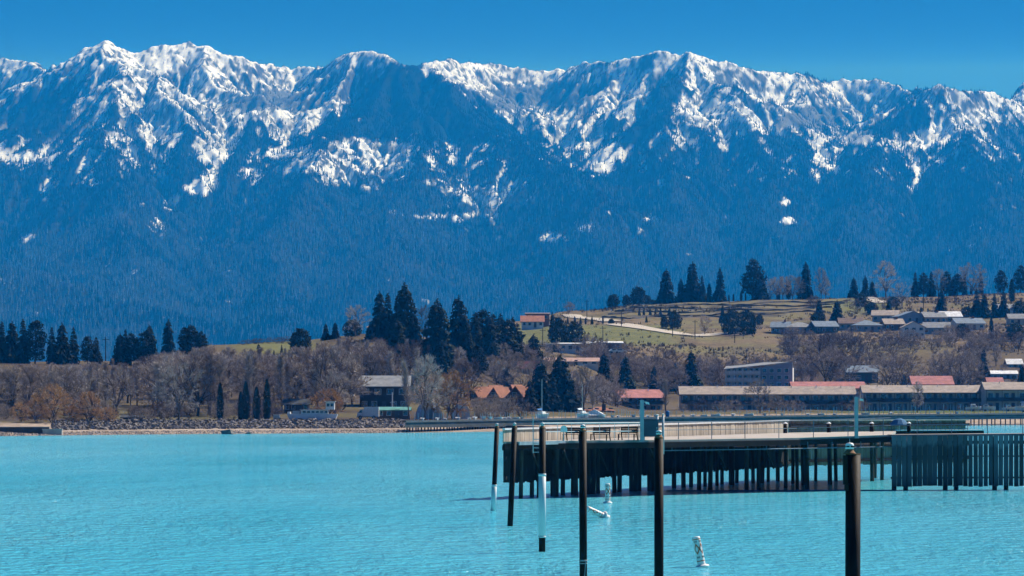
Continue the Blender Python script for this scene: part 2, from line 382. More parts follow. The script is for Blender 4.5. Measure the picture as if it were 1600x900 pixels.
# --- how much open snow (0..1): high ground, avalanche chutes, clear-cuts
f1 = fbm(MV[:,0]/260., MV[:,2]/130.+MV[:,1]/500., 5, 51); f2 = fbm(MV[:,0]/45., MV[:,1]/60., 4, 53); f3 = fbm(MV[:,0]/14., MV[:,1]/22., 3, 57)
base = np.interp(mpy, [60, 110, 150, 190, 230, 270, 330], [1.0, 1.0, .95, .70, .26, .03, 0.0])
open_ = base + (f1-.5)*.9*np.clip(base*3, 0, 1) + chan.ravel()*np.interp(mpy, [60,150,240,300,340], [.3,.5,.35,.12,0])
curv = (Zm - (np.roll(Zm,6,0)+np.roll(Zm,-6,0))/2).ravel(); open_ -= np.clip(curv/14., -.25, .5)*np.interp(mpy, [60,130,280], [.35,1,.9])*(mpy < 290)
def tri_in(pts):
    inside = np.zeros(len(mpx), bool); n = len(pts); j = n-1
    for i in range(n):
        xi, yi = pts[i]; xj, yj = pts[j]
        c = ((yi > mpy) != (yj > mpy)) & (mpx < (xj-xi)*(mpy-yi)/(yj-yi+1e-9)+xi); inside ^= c; j = i
    return inside
dark_ = np.zeros(len(mpx))
for pts, amt in [([(600,104),(660,104),(740,165),(860,235),(900,300),(560,300),(640,245),(560,215),(440,262),(500,190),(560,150)], .95),
                 ([(60,135),(130,115),(110,180),(140,240),(260,300),(300,330),(60,330),(0,230),(0,160)], .6),
                 ([(1020,130),(1060,110),(1080,150),(1030,200),(1040,260),(960,300),(960,230),(1000,180)], .8),
                 ([(1420,150),(1450,160),(1440,230),(1380,230),(1340,235)], .7)]:
    dark_ = np.maximum(dark_, amt*tri_in(pts))
PATCH = [(170,85,55,25,.5),(210,105,30,14,.5),(300,100,70,30,.35),(420,160,75,14,1),(330,240,18,20,1),(440,170,50,12,.7),(430,235,35,10,.8),(405,275,18,8,.6),(30,250,45,9,1),(85,285,14,9,.6),(8,245,14,10,1),
 (270,320,10,8,1),(300,298,22,9,.8),(245,348,7,10,.8),(320,285,22,10,.8),(345,205,20,10,.8),(500,180,70,12,.7),(520,195,70,9,.6),(480,205,40,8,.5),
 (552,252,92,36,.95),(470,265,25,9,.8),(610,240,35,22,.5),(840,152,95,18,1),(770,135,60,18,.6),(780,213,24,8,.9),(717,222,13,12,.7),(700,175,20,8,.4),
 (890,187,17,9,.9),(910,225,38,6,.8),(955,245,18,14,.9),(940,262,18,12,.9),(968,237,12,9,.8),(920,205,30,7,.6),(1075,180,18,25,.7),(1110,160,45,8,.8),(1165,180,35,14,.8),(1200,195,40,12,.8),
 (1250,180,40,16,1),(1330,180,60,14,.9),(1280,240,14,22,.95),(1300,262,9,6,.6),(1233,318,7,9,.9),(1236,346,11,7,1),(1250,270,35,7,.4),(1345,215,28,10,1),(1375,225,40,5,.6),(1470,210,34,12,1),(1440,225,30,5,.6),
 (1430,265,6,20,.9),(1424,292,6,10,.8),(1462,248,9,3,.8),(1550,247,8,5,.9),(1500,190,35,10,.6),(1530,165,40,10,.5),(870,367,28,9,.85),(920,355,14,7,.7),(1021,345,13,6,.8),(52,374,14,6,.9),(30,372,10,5,.3),
 (1000,170,50,12,.4),(960,150,60,12,.5),(1065,310,12,6,.35),(1115,225,14,10,.4),(1160,245,14,10,.3),(150,270,20,22,.4),(215,245,15,18,.4),(250,215,30,22,.35),(75,300,20,15,.4),
 (350,320,30,10,.35),(760,310,80,26,.42),(700,300,60,20,.3),(790,285,30,16,.35),(560,335,70,16,.22),(640,330,60,12,.22),(720,338,70,3,.8),(265,368,40,6,.25),(1060,165,25,18,.4),(690,260,40,15,.12),(1560,300,30,20,.12)]
wpx = mpx + (f1-.5)*46 + (f2-.5)*22; wpy = mpy + (fbm(MV[:,0]/150., MV[:,1]/220., 4, 59)-.5)*22 + (f2-.5)*7
for cx, cy_, rx, ry, a in PATCH:
    open_ = open_ + a*1.25*ell(wpx, wpy, cx, cy_, rx*1.05, ry*1.05)*np.clip(.55+f2*.9, 0, 1)
dk = dark_.reshape(NU, NV)
for _ in range(6): dk = (np.roll(dk,4,0)+np.roll(dk,-4,0)+np.roll(dk,3,1)+np.roll(dk,-3,1))/4
open_ = open_*(1-np.clip(dk.ravel()*1.3-(f2-.5)*.8, 0, 1)*np.clip((240-mpy+(f2-.5)*40)/30, 0, 1))
open_ = np.clip(open_ - np.interp(mpy, [260, 300, 360], [0, .12, .2]), 0, 1.15)
spk = np.clip(ell(wpx,wpy,552,252,110,45)+ell(wpx,wpy,740,308,130,40)+ell(wpx,wpy,560,335,90,25), 0, 1)
bowl = ell(wpx,wpy,840,152,100,22)+ell(wpx,wpy,420,160,80,16)+ell(wpx,wpy,1270,185,70,18)+ell(wpx,wpy,330,235,25,25)+ell(wpx,wpy,1345,215,30,12)
snow = np.clip((open_ - .30 - (f2-.5)*1.0)*6, 0, 1)
steep = np.clip((slope-1.15-(f2-.5)*1.3)*2.5, 0, 1)*np.clip((260-mpy)/80, 0, 1)
snow = snow*(1-.92*steep)*(1-.85*np.clip((f3-.53+.5*np.clip(bowl, 0, 1))*8, 0, 1)*np.clip((250-mpy)/50, 0, 1))*(1-.95*np.clip((f3-.42)*9, 0, 1)*spk)
mc = np.tile(np.array([0.009, 0.014, 0.013]), (len(MV), 1))
mc = cmix(mc, (f2-.35)*2.0*np.clip((mpy-200)/150, .15, 1), (0.030, 0.030, 0.028)); mc = cmix(mc, steep*np.clip(open_*2.2, .08, 1), (0.032, 0.034, 0.040)); mc = cmix(mc, steep*(f3-.4)*3, (.014,.015,.018))
mc = cmix(mc, snow*np.clip(.75+f3*.6, 0, 1), (0.78, 0.87, 0.96))
me = np_mesh('mountain_range', MV, grid_faces(NU, NV), attr_mat('mountain_rock_snow', 'mcol', nscale=.03, namp=.10, bump=.6, bdist=6), True)
set_col(me, 'mcol', mc)
mountains = mesh_obj('mountains', me); tag(mountains, kind='structure')

# conifer forest on the slopes: one mass of instanced trees
def far_conifer(seed, wide, sides=5, tiers=4):
    r = random.Random(seed); m = MB(); h = 1.0
    for t in range(tiers):
        z0 = .08 + .86*t/tiers; z1 = min(1.0, z0 + 1.35*.9/tiers); rad = wide*(1-t/tiers*.86)
        k = len(m.v); a0 = r.random()*6
        for i in range(sides):
            q = a0+2*math.pi*i/sides; rr = rad*(.75+.5*r.random()); m.v.append((rr*math.cos(q), rr*math.sin(q), z0-.03*r.random()))
        m.v.append((0, 0, z1 if t < tiers-1 else 1.0))
        for i in range(sides): m.f.append((k+i, k+(i+1) % sides, k+sides))
    m.tube((0,0,-.1), (0,0,.3), .02, .015, 3, False)
    return m
def foliage_mat(name, col, col2, obj_random=True, rough=.8):
    m, nt, b = new_mat(name); N = nt.nodes; L = nt.links
    b.inputs['Roughness'].default_value = rough; b.inputs['Specular IOR Level'].default_value = 0.0 if name.startswith('far') else 0.1
    oi = N.new('ShaderNodeObjectInfo'); rp = N.new('ShaderNodeValToRGB'); rp.color_ramp.elements[0].color = (*col, 1); rp.color_ramp.elements[1].color = (*col2, 1)
    g = N.new('ShaderNodeNewGeometry'); nz = N.new('ShaderNodeTexNoise'); nz.inputs['Scale'].default_value = 1.3; nz.inputs['Detail'].default_value = 4
    L.new(g.outputs['Position'], nz.inputs[0])
    ad = N.new('ShaderNodeMath'); ad.operation = 'MULTIPLY_ADD'; ad.inputs[1].default_value = .5; L.new(oi.outputs['Random'], ad.inputs[0])
    sb = N.new('ShaderNodeMath'); sb.operation = 'MULTIPLY_ADD'; sb.inputs[1].default_value = 1.6; sb.inputs[2].default_value = -.55; L.new(nz.outputs[0], sb.inputs[0])
    L.new(sb.outputs[0], ad.inputs[2]); L.new(ad.outputs[0], rp.inputs[0]); L.new(rp.outputs[0], b.inputs['Base Color'])
    return m
fm1 = foliage_mat('far_forest_fir', (.003,.007,.007), (.010,.016,.013)); fm2 = foliage_mat('far_forest_hazed_larch', (.05,.075,.085), (.14,.17,.185))  # bare larch, lightened to blue-grey in place of denser haze low down
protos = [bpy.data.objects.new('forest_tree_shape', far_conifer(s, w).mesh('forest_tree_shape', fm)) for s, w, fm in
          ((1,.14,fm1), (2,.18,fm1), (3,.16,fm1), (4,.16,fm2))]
def bil(A, fu, fv):
    i = np.clip(fu.astype(int), 0, NU-2); j = np.clip(fv.astype(int), 0, NV-2); a = fu-i; b = fv-j
    return A[i,j]*(1-a)*(1-b)+A[i+1,j]*a*(1-b)+A[i,j+1]*(1-a)*b+A[i+1,j+1]*a*b
NT = 330000
fu = nrng.random(NT)*(NU-1); fv = nrng.random(NT)**1.0*(NV-1)*0.86
O2 = open_.reshape(NU, NV); S2 = snow.reshape(NU, NV)
tx = bil(MX, fu, fv); ty = bil(MY, fu, fv); tz = bil(Zm, fu, fv); to = bil(O2, fu, fv); ts = bil(S2, fu, fv); tst = bil(steep.reshape(NU, NV), fu, fv)
tpx = 800+tx/ty*F; tpy = Y0-(tz-H)/ty*F
dens = np.interp(to, [0, .2, .45, .8, 1.1], [.85, .78, .48, .24, .09])*np.interp(tpy, [70, 120, 170, 260], [.6, .9, 1.0, 1.0])*(1-.6*tst)
dens *= np.clip(.35+1.3*fbm(tx/30., ty/45., 3, 61), 0, 1.1)*np.interp(ty, [7000, 9500, 11500], [.75, .9, 1.0])
keep = (nrng.random(NT) < dens) & (tpy > 62)
tx, ty, tz, tpy, tpx = tx[keep], ty[keep], tz[keep], tpy[keep], tpx[keep]
th = np.interp(tpy, [70, 130, 260, 600], [6, 10, 16, 19])*(.6+.75*nrng.random(len(tx)))
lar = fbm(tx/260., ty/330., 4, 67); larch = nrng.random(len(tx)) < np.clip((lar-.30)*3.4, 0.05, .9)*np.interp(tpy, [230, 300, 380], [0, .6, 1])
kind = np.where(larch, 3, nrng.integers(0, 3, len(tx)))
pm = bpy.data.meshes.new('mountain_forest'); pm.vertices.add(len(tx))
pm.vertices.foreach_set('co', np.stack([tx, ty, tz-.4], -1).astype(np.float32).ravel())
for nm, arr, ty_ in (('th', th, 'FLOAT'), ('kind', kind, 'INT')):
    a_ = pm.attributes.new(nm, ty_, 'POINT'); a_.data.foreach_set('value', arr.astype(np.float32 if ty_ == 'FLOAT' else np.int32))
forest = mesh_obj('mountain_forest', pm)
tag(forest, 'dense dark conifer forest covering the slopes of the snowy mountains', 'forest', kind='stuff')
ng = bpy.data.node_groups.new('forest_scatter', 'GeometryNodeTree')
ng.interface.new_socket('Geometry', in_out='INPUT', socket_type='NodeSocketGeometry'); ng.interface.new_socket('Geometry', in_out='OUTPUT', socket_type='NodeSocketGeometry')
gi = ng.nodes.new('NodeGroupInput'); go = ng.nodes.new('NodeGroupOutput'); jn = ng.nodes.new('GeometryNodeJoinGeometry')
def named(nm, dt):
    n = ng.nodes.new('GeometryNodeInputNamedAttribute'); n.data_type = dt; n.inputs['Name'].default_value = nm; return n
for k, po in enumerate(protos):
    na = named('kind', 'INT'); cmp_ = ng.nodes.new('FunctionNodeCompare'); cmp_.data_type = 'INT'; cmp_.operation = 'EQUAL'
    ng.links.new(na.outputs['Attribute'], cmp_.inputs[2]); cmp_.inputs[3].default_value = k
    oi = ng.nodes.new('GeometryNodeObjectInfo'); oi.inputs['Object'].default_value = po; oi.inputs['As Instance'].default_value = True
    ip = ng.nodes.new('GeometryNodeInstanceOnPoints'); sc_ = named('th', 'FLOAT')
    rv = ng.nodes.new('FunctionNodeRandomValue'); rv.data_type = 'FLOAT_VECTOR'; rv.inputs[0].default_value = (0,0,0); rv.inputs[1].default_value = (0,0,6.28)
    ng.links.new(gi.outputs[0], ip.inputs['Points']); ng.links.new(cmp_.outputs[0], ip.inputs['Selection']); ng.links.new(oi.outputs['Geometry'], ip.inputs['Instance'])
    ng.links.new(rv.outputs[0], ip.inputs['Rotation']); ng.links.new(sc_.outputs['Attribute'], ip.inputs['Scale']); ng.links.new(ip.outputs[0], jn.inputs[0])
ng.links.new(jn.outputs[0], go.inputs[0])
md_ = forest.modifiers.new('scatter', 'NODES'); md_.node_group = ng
print('forest trees', len(tx))

# ---------------------------------------------------------------- lake
def water_material():
    m, nt, b = new_mat('lake_water'); N = nt.nodes; L = nt.links
    b.inputs['Roughness'].default_value = 0.10; b.inputs['IOR'].default_value = 1.33; b.inputs['Specular IOR Level'].default_value = .4
    g = N.new('ShaderNodeNewGeometry')
    def noise(sx, sy, scale, det=4, rough=.55):
        mp = N.new('ShaderNodeMapping'); mp.inputs['Scale'].default_value = (sx, sy, 1); L.new(g.outputs['Position'], mp.inputs[0])
        n = N.new('ShaderNodeTexNoise'); n.inputs['Scale'].default_value = scale; n.inputs['Detail'].default_value = det; n.inputs['Roughness'].default_value = rough
        L.new(mp.outputs[0], n.inputs[0]); return n.outputs[0]
    big = noise(1, .30, .022, 4); patch = noise(1, .35, .05, 4)
    rp = N.new('ShaderNodeValToRGB'); e = rp.color_ramp.elements
    e[0].position = .35; e[0].color = (.05, .53, .70, 1); e[1].position = .7; e[1].color = (.19, .72, .90, 1)  # paler bands put the wind streaks' reflection into the base colour
    L.new(big, rp.inputs[0]); L.new(rp.outputs[0], b.inputs['Base Color'])
    w1 = noise(1, .7, .8, 4, .6); w2 = noise(1, .45, 2.6, 4, .65); w3 = noise(1, .5, .15, 3)
    def madd(a, k, c=None):
        n = N.new('ShaderNodeMath'); n.operation = 'MULTIPLY_ADD'; n.inputs[1].default_value = k; L.new(a, n.inputs[0])
        if c is not None: L.new(c, n.inputs[2])
        else: n.inputs[2].default_value = 0
        return n.outputs[0]
    hsum = madd(w1, 1.0, madd(w2, .6, madd(w3, 1.2)))
    st = N.new('ShaderNodeMapRange'); st.inputs[1].default_value = .3; st.inputs[2].default_value = .7; st.inputs[3].default_value = .4; st.inputs[4].default_value = 1.0
    L.new(patch, st.inputs[0])
    bp = N.new('ShaderNodeBump'); bp.inputs['Distance'].default_value = .85; L.new(st.outputs[0], bp.inputs['Strength'])
    L.new(hsum, bp.inputs['Height']); L.new(bp.outputs[0], b.inputs['Normal'])
    return m
wv = []; ys = [-400, 0, 60, 120, 250, 500, 800, 1300]; xs = np.linspace(-1200, 1200, 13)
wm = MB()
for i in range(len(xs)-1):
    for j in range(len(ys)-1): wm.quad((xs[i],ys[j],0),(xs[i+1],ys[j],0),(xs[i+1],ys[j+1],0),(xs[i],ys[j+1],0))
water = wm.build('water', water_material()); tag(water, kind='structure')

# ---------------------------------------------------------------- air
hm = bpy.data.materials.new('haze_air'); hm.use_nodes = True; hn = hm.node_tree; hn.nodes.clear()
ho = hn.nodes.new('ShaderNodeOutputMaterial'); hv = hn.nodes.new('ShaderNodeVolumePrincipled')
hv.inputs['Color'].default_value = (0.008, 0.325, 1.0, 1); hv.inputs['Absorption Color'].default_value = (1, 1, 1, 1); hv.inputs['Density'].default_value = 7.2e-5; hv.inputs['Anisotropy'].default_value = 0.0
hn.links.new(hv.outputs[0], ho.inputs['Volume'])
hz = MB().box(-4200, 4200, -700, 14000, -5, 1750).build('haze', hm); tag(hz, kind='stuff')
hz['label'] = 'thin blue haze filling the air between lake and mountains'; hz['category'] = 'haze'
# ---------------------------------------------------------------- trees
needle = foliage_mat('conifer_needles', (.006,.014,.011), (.026,.042,.024)); needle_y = foliage_mat('conifer_needles_pale', (.014,.026,.016), (.045,.06,.03))  # second needle tone: a paler green for the round pines
bark_d = mat('conifer_bark', (.045,.032,.024), .95); bark_g = mat('bare_bark', (.10,.078,.062), .95, col2=(.17,.14,.115), scale=3)
twig_b = foliage_mat('bare_twigs_brown', (.24,.19,.155), (.55,.46,.38)); twig_g = foliage_mat('bare_twigs_grey', (.30,.26,.23), (.64,.57,.51))
twig_d = foliage_mat('bare_twigs_dark', (.10,.07,.06), (.25,.19,.165)); twig_o = foliage_mat('willow_twigs_orange', (.36,.19,.075), (.72,.45,.21))
twig_y = foliage_mat('willow_twigs_yellow', (.32,.20,.06), (.58,.42,.15))

def conifer(seed, R=.17, levels=24, style='spruce', h=1.0):
    """unit-height conifer: trunk mesh + crown mesh"""
    r = random.Random(seed); t = MB(); c = MB()
    t.tube((0,0,-.04), (0,0,.55), .016, .009, 6); t.tube((0,0,.55), (0,0,.97), .009, .002, 5)
    z_lo = .16 if style == 'pine' else .06
    lean = r.uniform(0, 6.28)
    for i in range(levels):
        u = (i + r.uniform(-.5,.5))/(levels-1); u = min(max(u, 0), 1); z = z_lo + (1-z_lo)*u*.985
        if style == 'pine': prof = (math.sin(math.pi*min(1, (.16+u*.84)))**.6)*(1-.25*u)
        elif style == 'fir': prof = (1-u)**.62
        elif style == 'round': prof = math.sqrt(max(0, 1-((u-.32)/.70)**2)) if u > .32 else .8+.2*u/.32
        else: prof = (1-u)**.68*(.86+.14*math.sin(u*9+seed))
        nb = 5 if style == 'pine' else 8
        for b in range(nb):
            q = lean + i*2.4 + b*2*math.pi/nb + r.uniform(-.35,.35)
            L = R*prof*r.choice((.75,.9,1.0,1.1,1.2)) + .018
            d = Vector((math.cos(q), math.sin(q), 0)); s = Vector((-math.sin(q), math.cos(q), 0))
            rise = (.25 if style in ('pine','round') else -.05 + .35*u); droop = .42 if style == 'spruce' else .25
            zb_ = z + r.uniform(-.6,.6)/levels
            def at(k, z=zb_): return Vector((0,0,z)) + d*(L*k) + Vector((0,0,L*(rise*k - droop*k*k)))
            if style in ('pine', 'round'):
                ctr = at(.85); rad = (.045+.35*L)*r.uniform(.7,1.1)
                for n in range(16 if style == 'pine' else 13):
                    v = Vector((r.gauss(0,1), r.gauss(0,1), r.gauss(0,.7))).normalized()*rad; o = Vector((r.gauss(0,1), r.gauss(0,1), r.gauss(0,1))).normalized()*rad*.42
                    w = v.cross(o).normalized()*rad*.5; p = ctr + v*.7; c.tri(p-o*.5-w*.4, p+o*.8, p-o*.5+w*.6)
                    if n % 4 == 0: k0 = r.uniform(.15,.7); p = at(k0); c.tri(p, p+o*.9, p+w*.7)
            else:
                for k0, k1, w0 in ((0,.45,.13),(.3,.75,.20),(.6,1.0,.16)):
                    a = at(k0); e = at(k1); wd = s*(L*w0*r.uniform(.8,1.5)+.004); hang = Vector((0,0,-L*.22*r.uniform(.5,1.6)-.006))
                    m = a.lerp(e, .45)
                    c.tri(a, m + wd + hang, e); c.tri(a, e, m - wd + hang)
                    c.tri(m, m + hang*2.0 + d*(L*.05), e + hang*.8)
    c.tri((.012,0,.93), (-.008,.008,.93), (0,0,1.0)); c.tri((0,.012,.93), (0,-.012,.93), (0,0,1.0))
    return t, c
def column_tree(seed, R=.13):
    r = random.Random(seed); t = MB(); c = MB(); t.tube((0,0,-.03), (0,0,.5), .02, .008, 6)
    for n in range(900):
        u = r.random()**1.1; rr = R*(math.sin(math.pi*min(1, .12+.88*u))**.55)*(1-.3*u)*r.uniform(.55,1.05); q = r.uniform(0, 6.283)
        p = Vector((rr*math.cos(q), rr*math.sin(q), .03+u*.94)); tang = Vector((-math.sin(q), math.cos(q), 0))*r.uniform(.012,.03)
        up = Vector((math.cos(q)*.02, math.sin(q)*.02, r.uniform(.03,.07))); c.tri(p-tang, p+tang, p+up)
    return t, c
def bare(seed, style='spread', twn=14, twl=.062, tww=.0034):
    """unit-height leafless tree: trunk + limbs mesh, twig-cloud mesh"""
    r = random.Random(seed); t = MB(); c = MB(); maxd = 5
    def rnd(d, a):
        v = Vector((r.gauss(0,1), r.gauss(0,1), r.gauss(0,1))); v -= d*v.dot(d)
        return (d + v.normalized()*math.tan(a)).normalized()
    def twigs(p, d, n):
        for _ in range(n):
            e = rnd(d, r.uniform(.15,1.05)); L = twl*r.uniform(.5,1.5)
            if style == 'willow': e = (e + Vector((0,0,-.25))).normalized()
            s = e.cross(Vector((r.gauss(0,1), r.gauss(0,1), r.gauss(0,1)))).normalized()*tww*r.uniform(.6,1.3)
            b = p + d*r.uniform(-.05,.02)
            m = b + e*(L*.55) + Vector((0,0,L*(.06 if style != 'willow' else -.10)))
            c.tri(b-s, b+s, m+s*.7); f = rnd(e, .5)
            c.tri(m-s*.8, m+s*.8, m + e*(L*.6)); c.tri(m-s*.7, m+s*.7, m + f*(L*.5))
    def grow(p, d, L, rad, depth):
        nseg = 2 if depth < 3 else 1; q = p
        for k in range(nseg):
            d2 = rnd(d, r.uniform(.03,.16)); d2 = (d2 + Vector((0,0,.10 if style != 'willow' else .02))).normalized()
            e = q + d2*(L/nseg); r1 = rad*(1-.22*(k+1)/nseg)
            t.tube(q, e, max(rad*(1-.22*k/nseg), .0011), max(r1, .0009), 5 if depth < 2 else 3, False); q = e; d = d2
            if depth >= 2 or (style in ('shrub','willow') and depth >= 1): twigs(q, d, twn//2)
        if depth >= maxd: twigs(q, d, twn); return
        nb = {'spread': 3, 'upright': 3, 'willow': 3, 'shrub': 3}[style] if depth else {'spread': 4, 'upright': 4, 'willow': 5, 'shrub': 5}[style]
        for b in range(nb):
            ang = {'spread': r.choice((r.uniform(.15,.5), r.uniform(.5,1.05))), 'upright': r.uniform(.16,.42), 'willow': r.choice((r.uniform(.2,.6), r.uniform(.6,1.3))), 'shrub': r.uniform(.3,1.2)}[style]
            if b == 0 and style == 'upright': ang = .06
            grow(q, rnd(d, ang), L*r.uniform(.60,.92), rad*r.uniform(.5,.66), depth+1)
    if style == 'upright':
        q = Vector((0,0,-.03)); d = Vector((0,0,1)); N = 13
        for k in range(N):
            e = q + rnd(d, .05)*(1.0/N); rad = .014*(1-k/N)+.002; t.tube(q, e, rad, rad*.92, 5, False)
            if k > 2:
                for b in range(4):
                    a = rnd(Vector((0,0,1)), r.uniform(.45,.8)); L = (.15*(1-k/N)+.05)*r.uniform(.7,1.2)
                    p2 = q; dd = a
                    for s_ in range(3):
                        dd = (dd + Vector((0,0,.22))).normalized(); e2 = p2 + dd*(L/3*1.2); t.tube(p2, e2, .0042*(1-s_*.25), .0036*(1-s_*.25), 3, False); twigs(e2, dd, twn//2+2)
                        if s_ < 2:
                            f = rnd(dd, .6); e3 = e2 + f*L*.45; t.tube(e2, e3, .0022, .0014, 3, False); twigs(e3, f, twn//2+2)
                        p2 = e2
            q = e
    else:
        L0 = {'spread': .15, 'willow': .08, 'shrub': .05}[style]; grow(Vector((0,0,-.03)), Vector((0,0,1)), L0+.03, {'spread': .024, 'willow': .03, 'shrub': .012}[style], 0 if style != 'shrub' else 1)
        if style == 'shrub':
            for _ in range(3): grow(Vector((r.uniform(-.05,.05), r.uniform(-.05,.05), -.02)), rnd(Vector((0,0,1)), r.uniform(.2,.7)), .22, .011, 1)
    zm = max(v[2] for v in c.v); k = 1.0/zm     # normalise the height to one
    t.v = [(a*k, b*k, z*k) for a, b, z in t.v]; c.v = [(a*k, b*k, z*k) for a, b, z in c.v]
    return t, c
def bare2(seed, shape='spread', ends=90, twn=28, twl=.062, tww=.0036):
    """leafless tree whose limbs reach points spread through an uneven crown volume"""
    r = random.Random(seed); t = MB(); c = MB()
    z_lo, R, fork = {'spread': (.20,.40,.16), 'dome': (.10,.52,.09), 'shrub': (.04,.62,.02), 'tall': (.22,.27,.14)}[shape]
    ph = [r.uniform(0,6.28) for _ in range(4)]
    def rad(u, q): return R*math.sqrt(max(0.02, 1-((u-.45)/.56)**2))*(1+.14*math.sin(2*q+ph[0])+.12*math.sin(3*q+ph[1]+u*4)+.10*math.sin(5*q+ph[2]-u*7))
    stems = 1 if shape in ('spread','tall') else 4
    fk = [Vector((r.uniform(-.03,.03)*stems, r.uniform(-.03,.03)*stems, fork*r.uniform(.8,1.2))) for _ in range(stems)]
    for f in fk: t.tube((f.x*.3, f.y*.3, -.03), f, .024 if stems == 1 else .012, .019 if stems == 1 else .009, 6, False)
    main = []
    for k in range(9):
        q = k*2*math.pi/9*1.9 + r.uniform(-.3,.3); u = .25+.6*k/9; f = fk[k % stems]
        m = Vector((rad(u,q)*.5*math.cos(q), rad(u,q)*.5*math.sin(q), z_lo+(1-z_lo)*u*.72)); mid = f.lerp(m, .5) + Vector((0,0,.03))
        t.tube(f, mid, .012, .009, 4, False); t.tube(mid, m, .009, .006, 4, False); main += [mid, m]
    for n in range(ends):
        u = r.random()**.85; q = r.uniform(0,6.283); rr = rad(u,q)*math.sqrt(r.uniform(.12,1)); p = Vector((rr*math.cos(q), rr*math.sin(q), z_lo+(1-z_lo-.05)*u))
        cand = [m for m in main if m.z < p.z+.02] or main; b = min(cand, key=lambda m: (m-p).length); mid = b.lerp(p, .5) + Vector((r.gauss(0,.015), r.gauss(0,.015), r.uniform(0,.03)))
        t.tube(b, mid, .0042, .0032, 3, False); t.tube(mid, p, .0032, .0016, 3, False)
        out = (p - Vector((0,0,z_lo+.25))).normalized()
        for m in range(twn):
            k0 = r.random(); s0 = mid.lerp(p, k0) if m % 2 else p
            e = (out*.8 + Vector((r.gauss(0,1), r.gauss(0,1), r.gauss(0,.8)+.35))*.62).normalized(); L = twl*r.uniform(.5,1.5)
            w = e.cross(Vector((r.gauss(0,1), r.gauss(0,1), r.gauss(0,1)))).normalized()*tww*r.uniform(.6,1.3); md = s0 + e*(L*.55) + Vector((0,0,L*.05))
            c.tri(s0-w, s0+w, md+w*.6); c.tri(md-w*.8, md+w*.8, md+(e+Vector((r.gauss(0,.3), r.gauss(0,.3), r.gauss(0,.3)+.1)))*(L*.6)); c.tri(md-w*.7, md+w*.7, md+(e+Vector((r.gauss(0,.5), r.gauss(0,.5), r.gauss(0,.4))))*(L*.5))
    zm = max(v[2] for v in c.v); k = 1.0/zm
    t.v = [(a*k, b*k, z*k) for a, b, z in t.v]; c.v = [(a*k, b*k, z*k) for a, b, z in c.v]
    return t, c
KIND = {}
def reg(kind, mk, tmat, cmat):
    t, c = mk; KIND.setdefault(kind, []).append((t.mesh('trunk', tmat), c.mesh('crown', cmat)))
for s in range(4): reg('spruce', conifer(10+s, .155+.015*s, 26, 'spruce'), bark_d, needle)
for s in range(3): reg('fir', conifer(20+s, .115+.015*s, 30, 'fir'), bark_d, needle)
for s in range(3): reg('pine', conifer(30+s, .17+.02*s, 17, 'pine'), bark_d, needle)
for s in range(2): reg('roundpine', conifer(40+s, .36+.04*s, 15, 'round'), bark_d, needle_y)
for s in range(2): reg('widespruce', conifer(50+s, .26+.03*s, 24, 'spruce'), bark_d, needle)
for s in range(2): reg('column', column_tree(60+s, .12+.03*s), bark_d, needle)
for s in range(4): reg('spread', bare2(70+s, ('spread','spread','tall','dome')[s]), bark_g, twig_b)
for s in range(3): reg('spreadgrey', bare2(80+s, 'spread', 64), bark_g, twig_g)
for s in range(2): reg('spreaddark', bare2(90+s, 'spread', 60), bark_d, twig_d)
for s in range(4): reg('upright', bare(100+s, 'upright') if s < 2 else bare2(100+s, 'tall'), bark_g, twig_b)
for s in range(3): reg('uprightgrey', bare(110+s, 'upright') if s < 2 else bare2(110+s, 'tall'), bark_g, twig_g)
for s in range(3): reg('willow', bare2(120+s, 'dome', 120, 30, .065, .0052), bark_d, twig_o)
reg('willowyellow', bare2(130, 'dome', 80, 26), bark_d, twig_y)
for s in range(3): reg('shrub', bare2(140+s, 'shrub', 60, 24, .10, .0045), bark_g, twig_b)
for s in range(2): reg('shrubdark', bare2(150+s, 'shrub', 60, 24, .10, .0045), bark_d, twig_d)
for s in range(2): reg('dome', bare2(160+s, 'dome', 90, 28), bark_g, twig_b)
TREE_NAME = {'spruce': ('spruce_tree', 'conifer'), 'fir': ('fir_tree', 'conifer'), 'pine': ('pine_tree', 'conifer'), 'roundpine': ('pine_tree', 'conifer'), 'widespruce': ('spruce_tree', 'conifer'),
             'column': ('columnar_evergreen', 'evergreen'), 'willow': ('willow_tree', 'willow'), 'willowyellow': ('willow_tree', 'willow'), 'shrub': ('bare_shrub', 'shrub'), 'shrubdark': ('bare_shrub', 'shrub')}
TREES = []
def put_tree(kind, px, D, h, label, group, sx=1.0, tilt=0.0, dz=0.0, cat=None):
    ms = KIND[kind]; tm, cm = ms[rng.randrange(len(ms))]
    nm, ct = TREE_NAME.get(kind, ('bare_tree', 'tree'))
    g = G(px, D); e = empty(nm, (g.x, g.y, g.z+dz-.05), rng.uniform(0, 6.283)); e.scale = (h*sx, h*sx, h)
    if tilt: e.rotation_euler = (0, tilt, rng.uniform(-.3, .3))
    mesh_obj('trunk', tm, e); mesh_obj('crown', cm, e)
    tag(e, label, ct, group); TREES.append(e); return e
def D_at(px, py, dmin=None, dmax=1750.0):
    d0 = float(shore_D(px)) + 22 if dmin is None else dmin
    D = np.arange(d0, dmax, 2.0); X = (px-800)/F*D; yy = Y0 - (terrain(X, D)-H)/D*F
    hit = np.where(yy <= py)[0]
    return float(D[hit[0]]) if len(hit) else float(D[np.argmin(yy)])
ORD = ['first','second','third','fourth','fifth','sixth','seventh','eighth','ninth','tenth','eleventh','twelfth','thirteenth','fourteenth','fifteenth','sixteenth','seventeenth','eighteenth','nineteenth','twentieth','twenty-first','twenty-second','twenty-third','twenty-fourth']
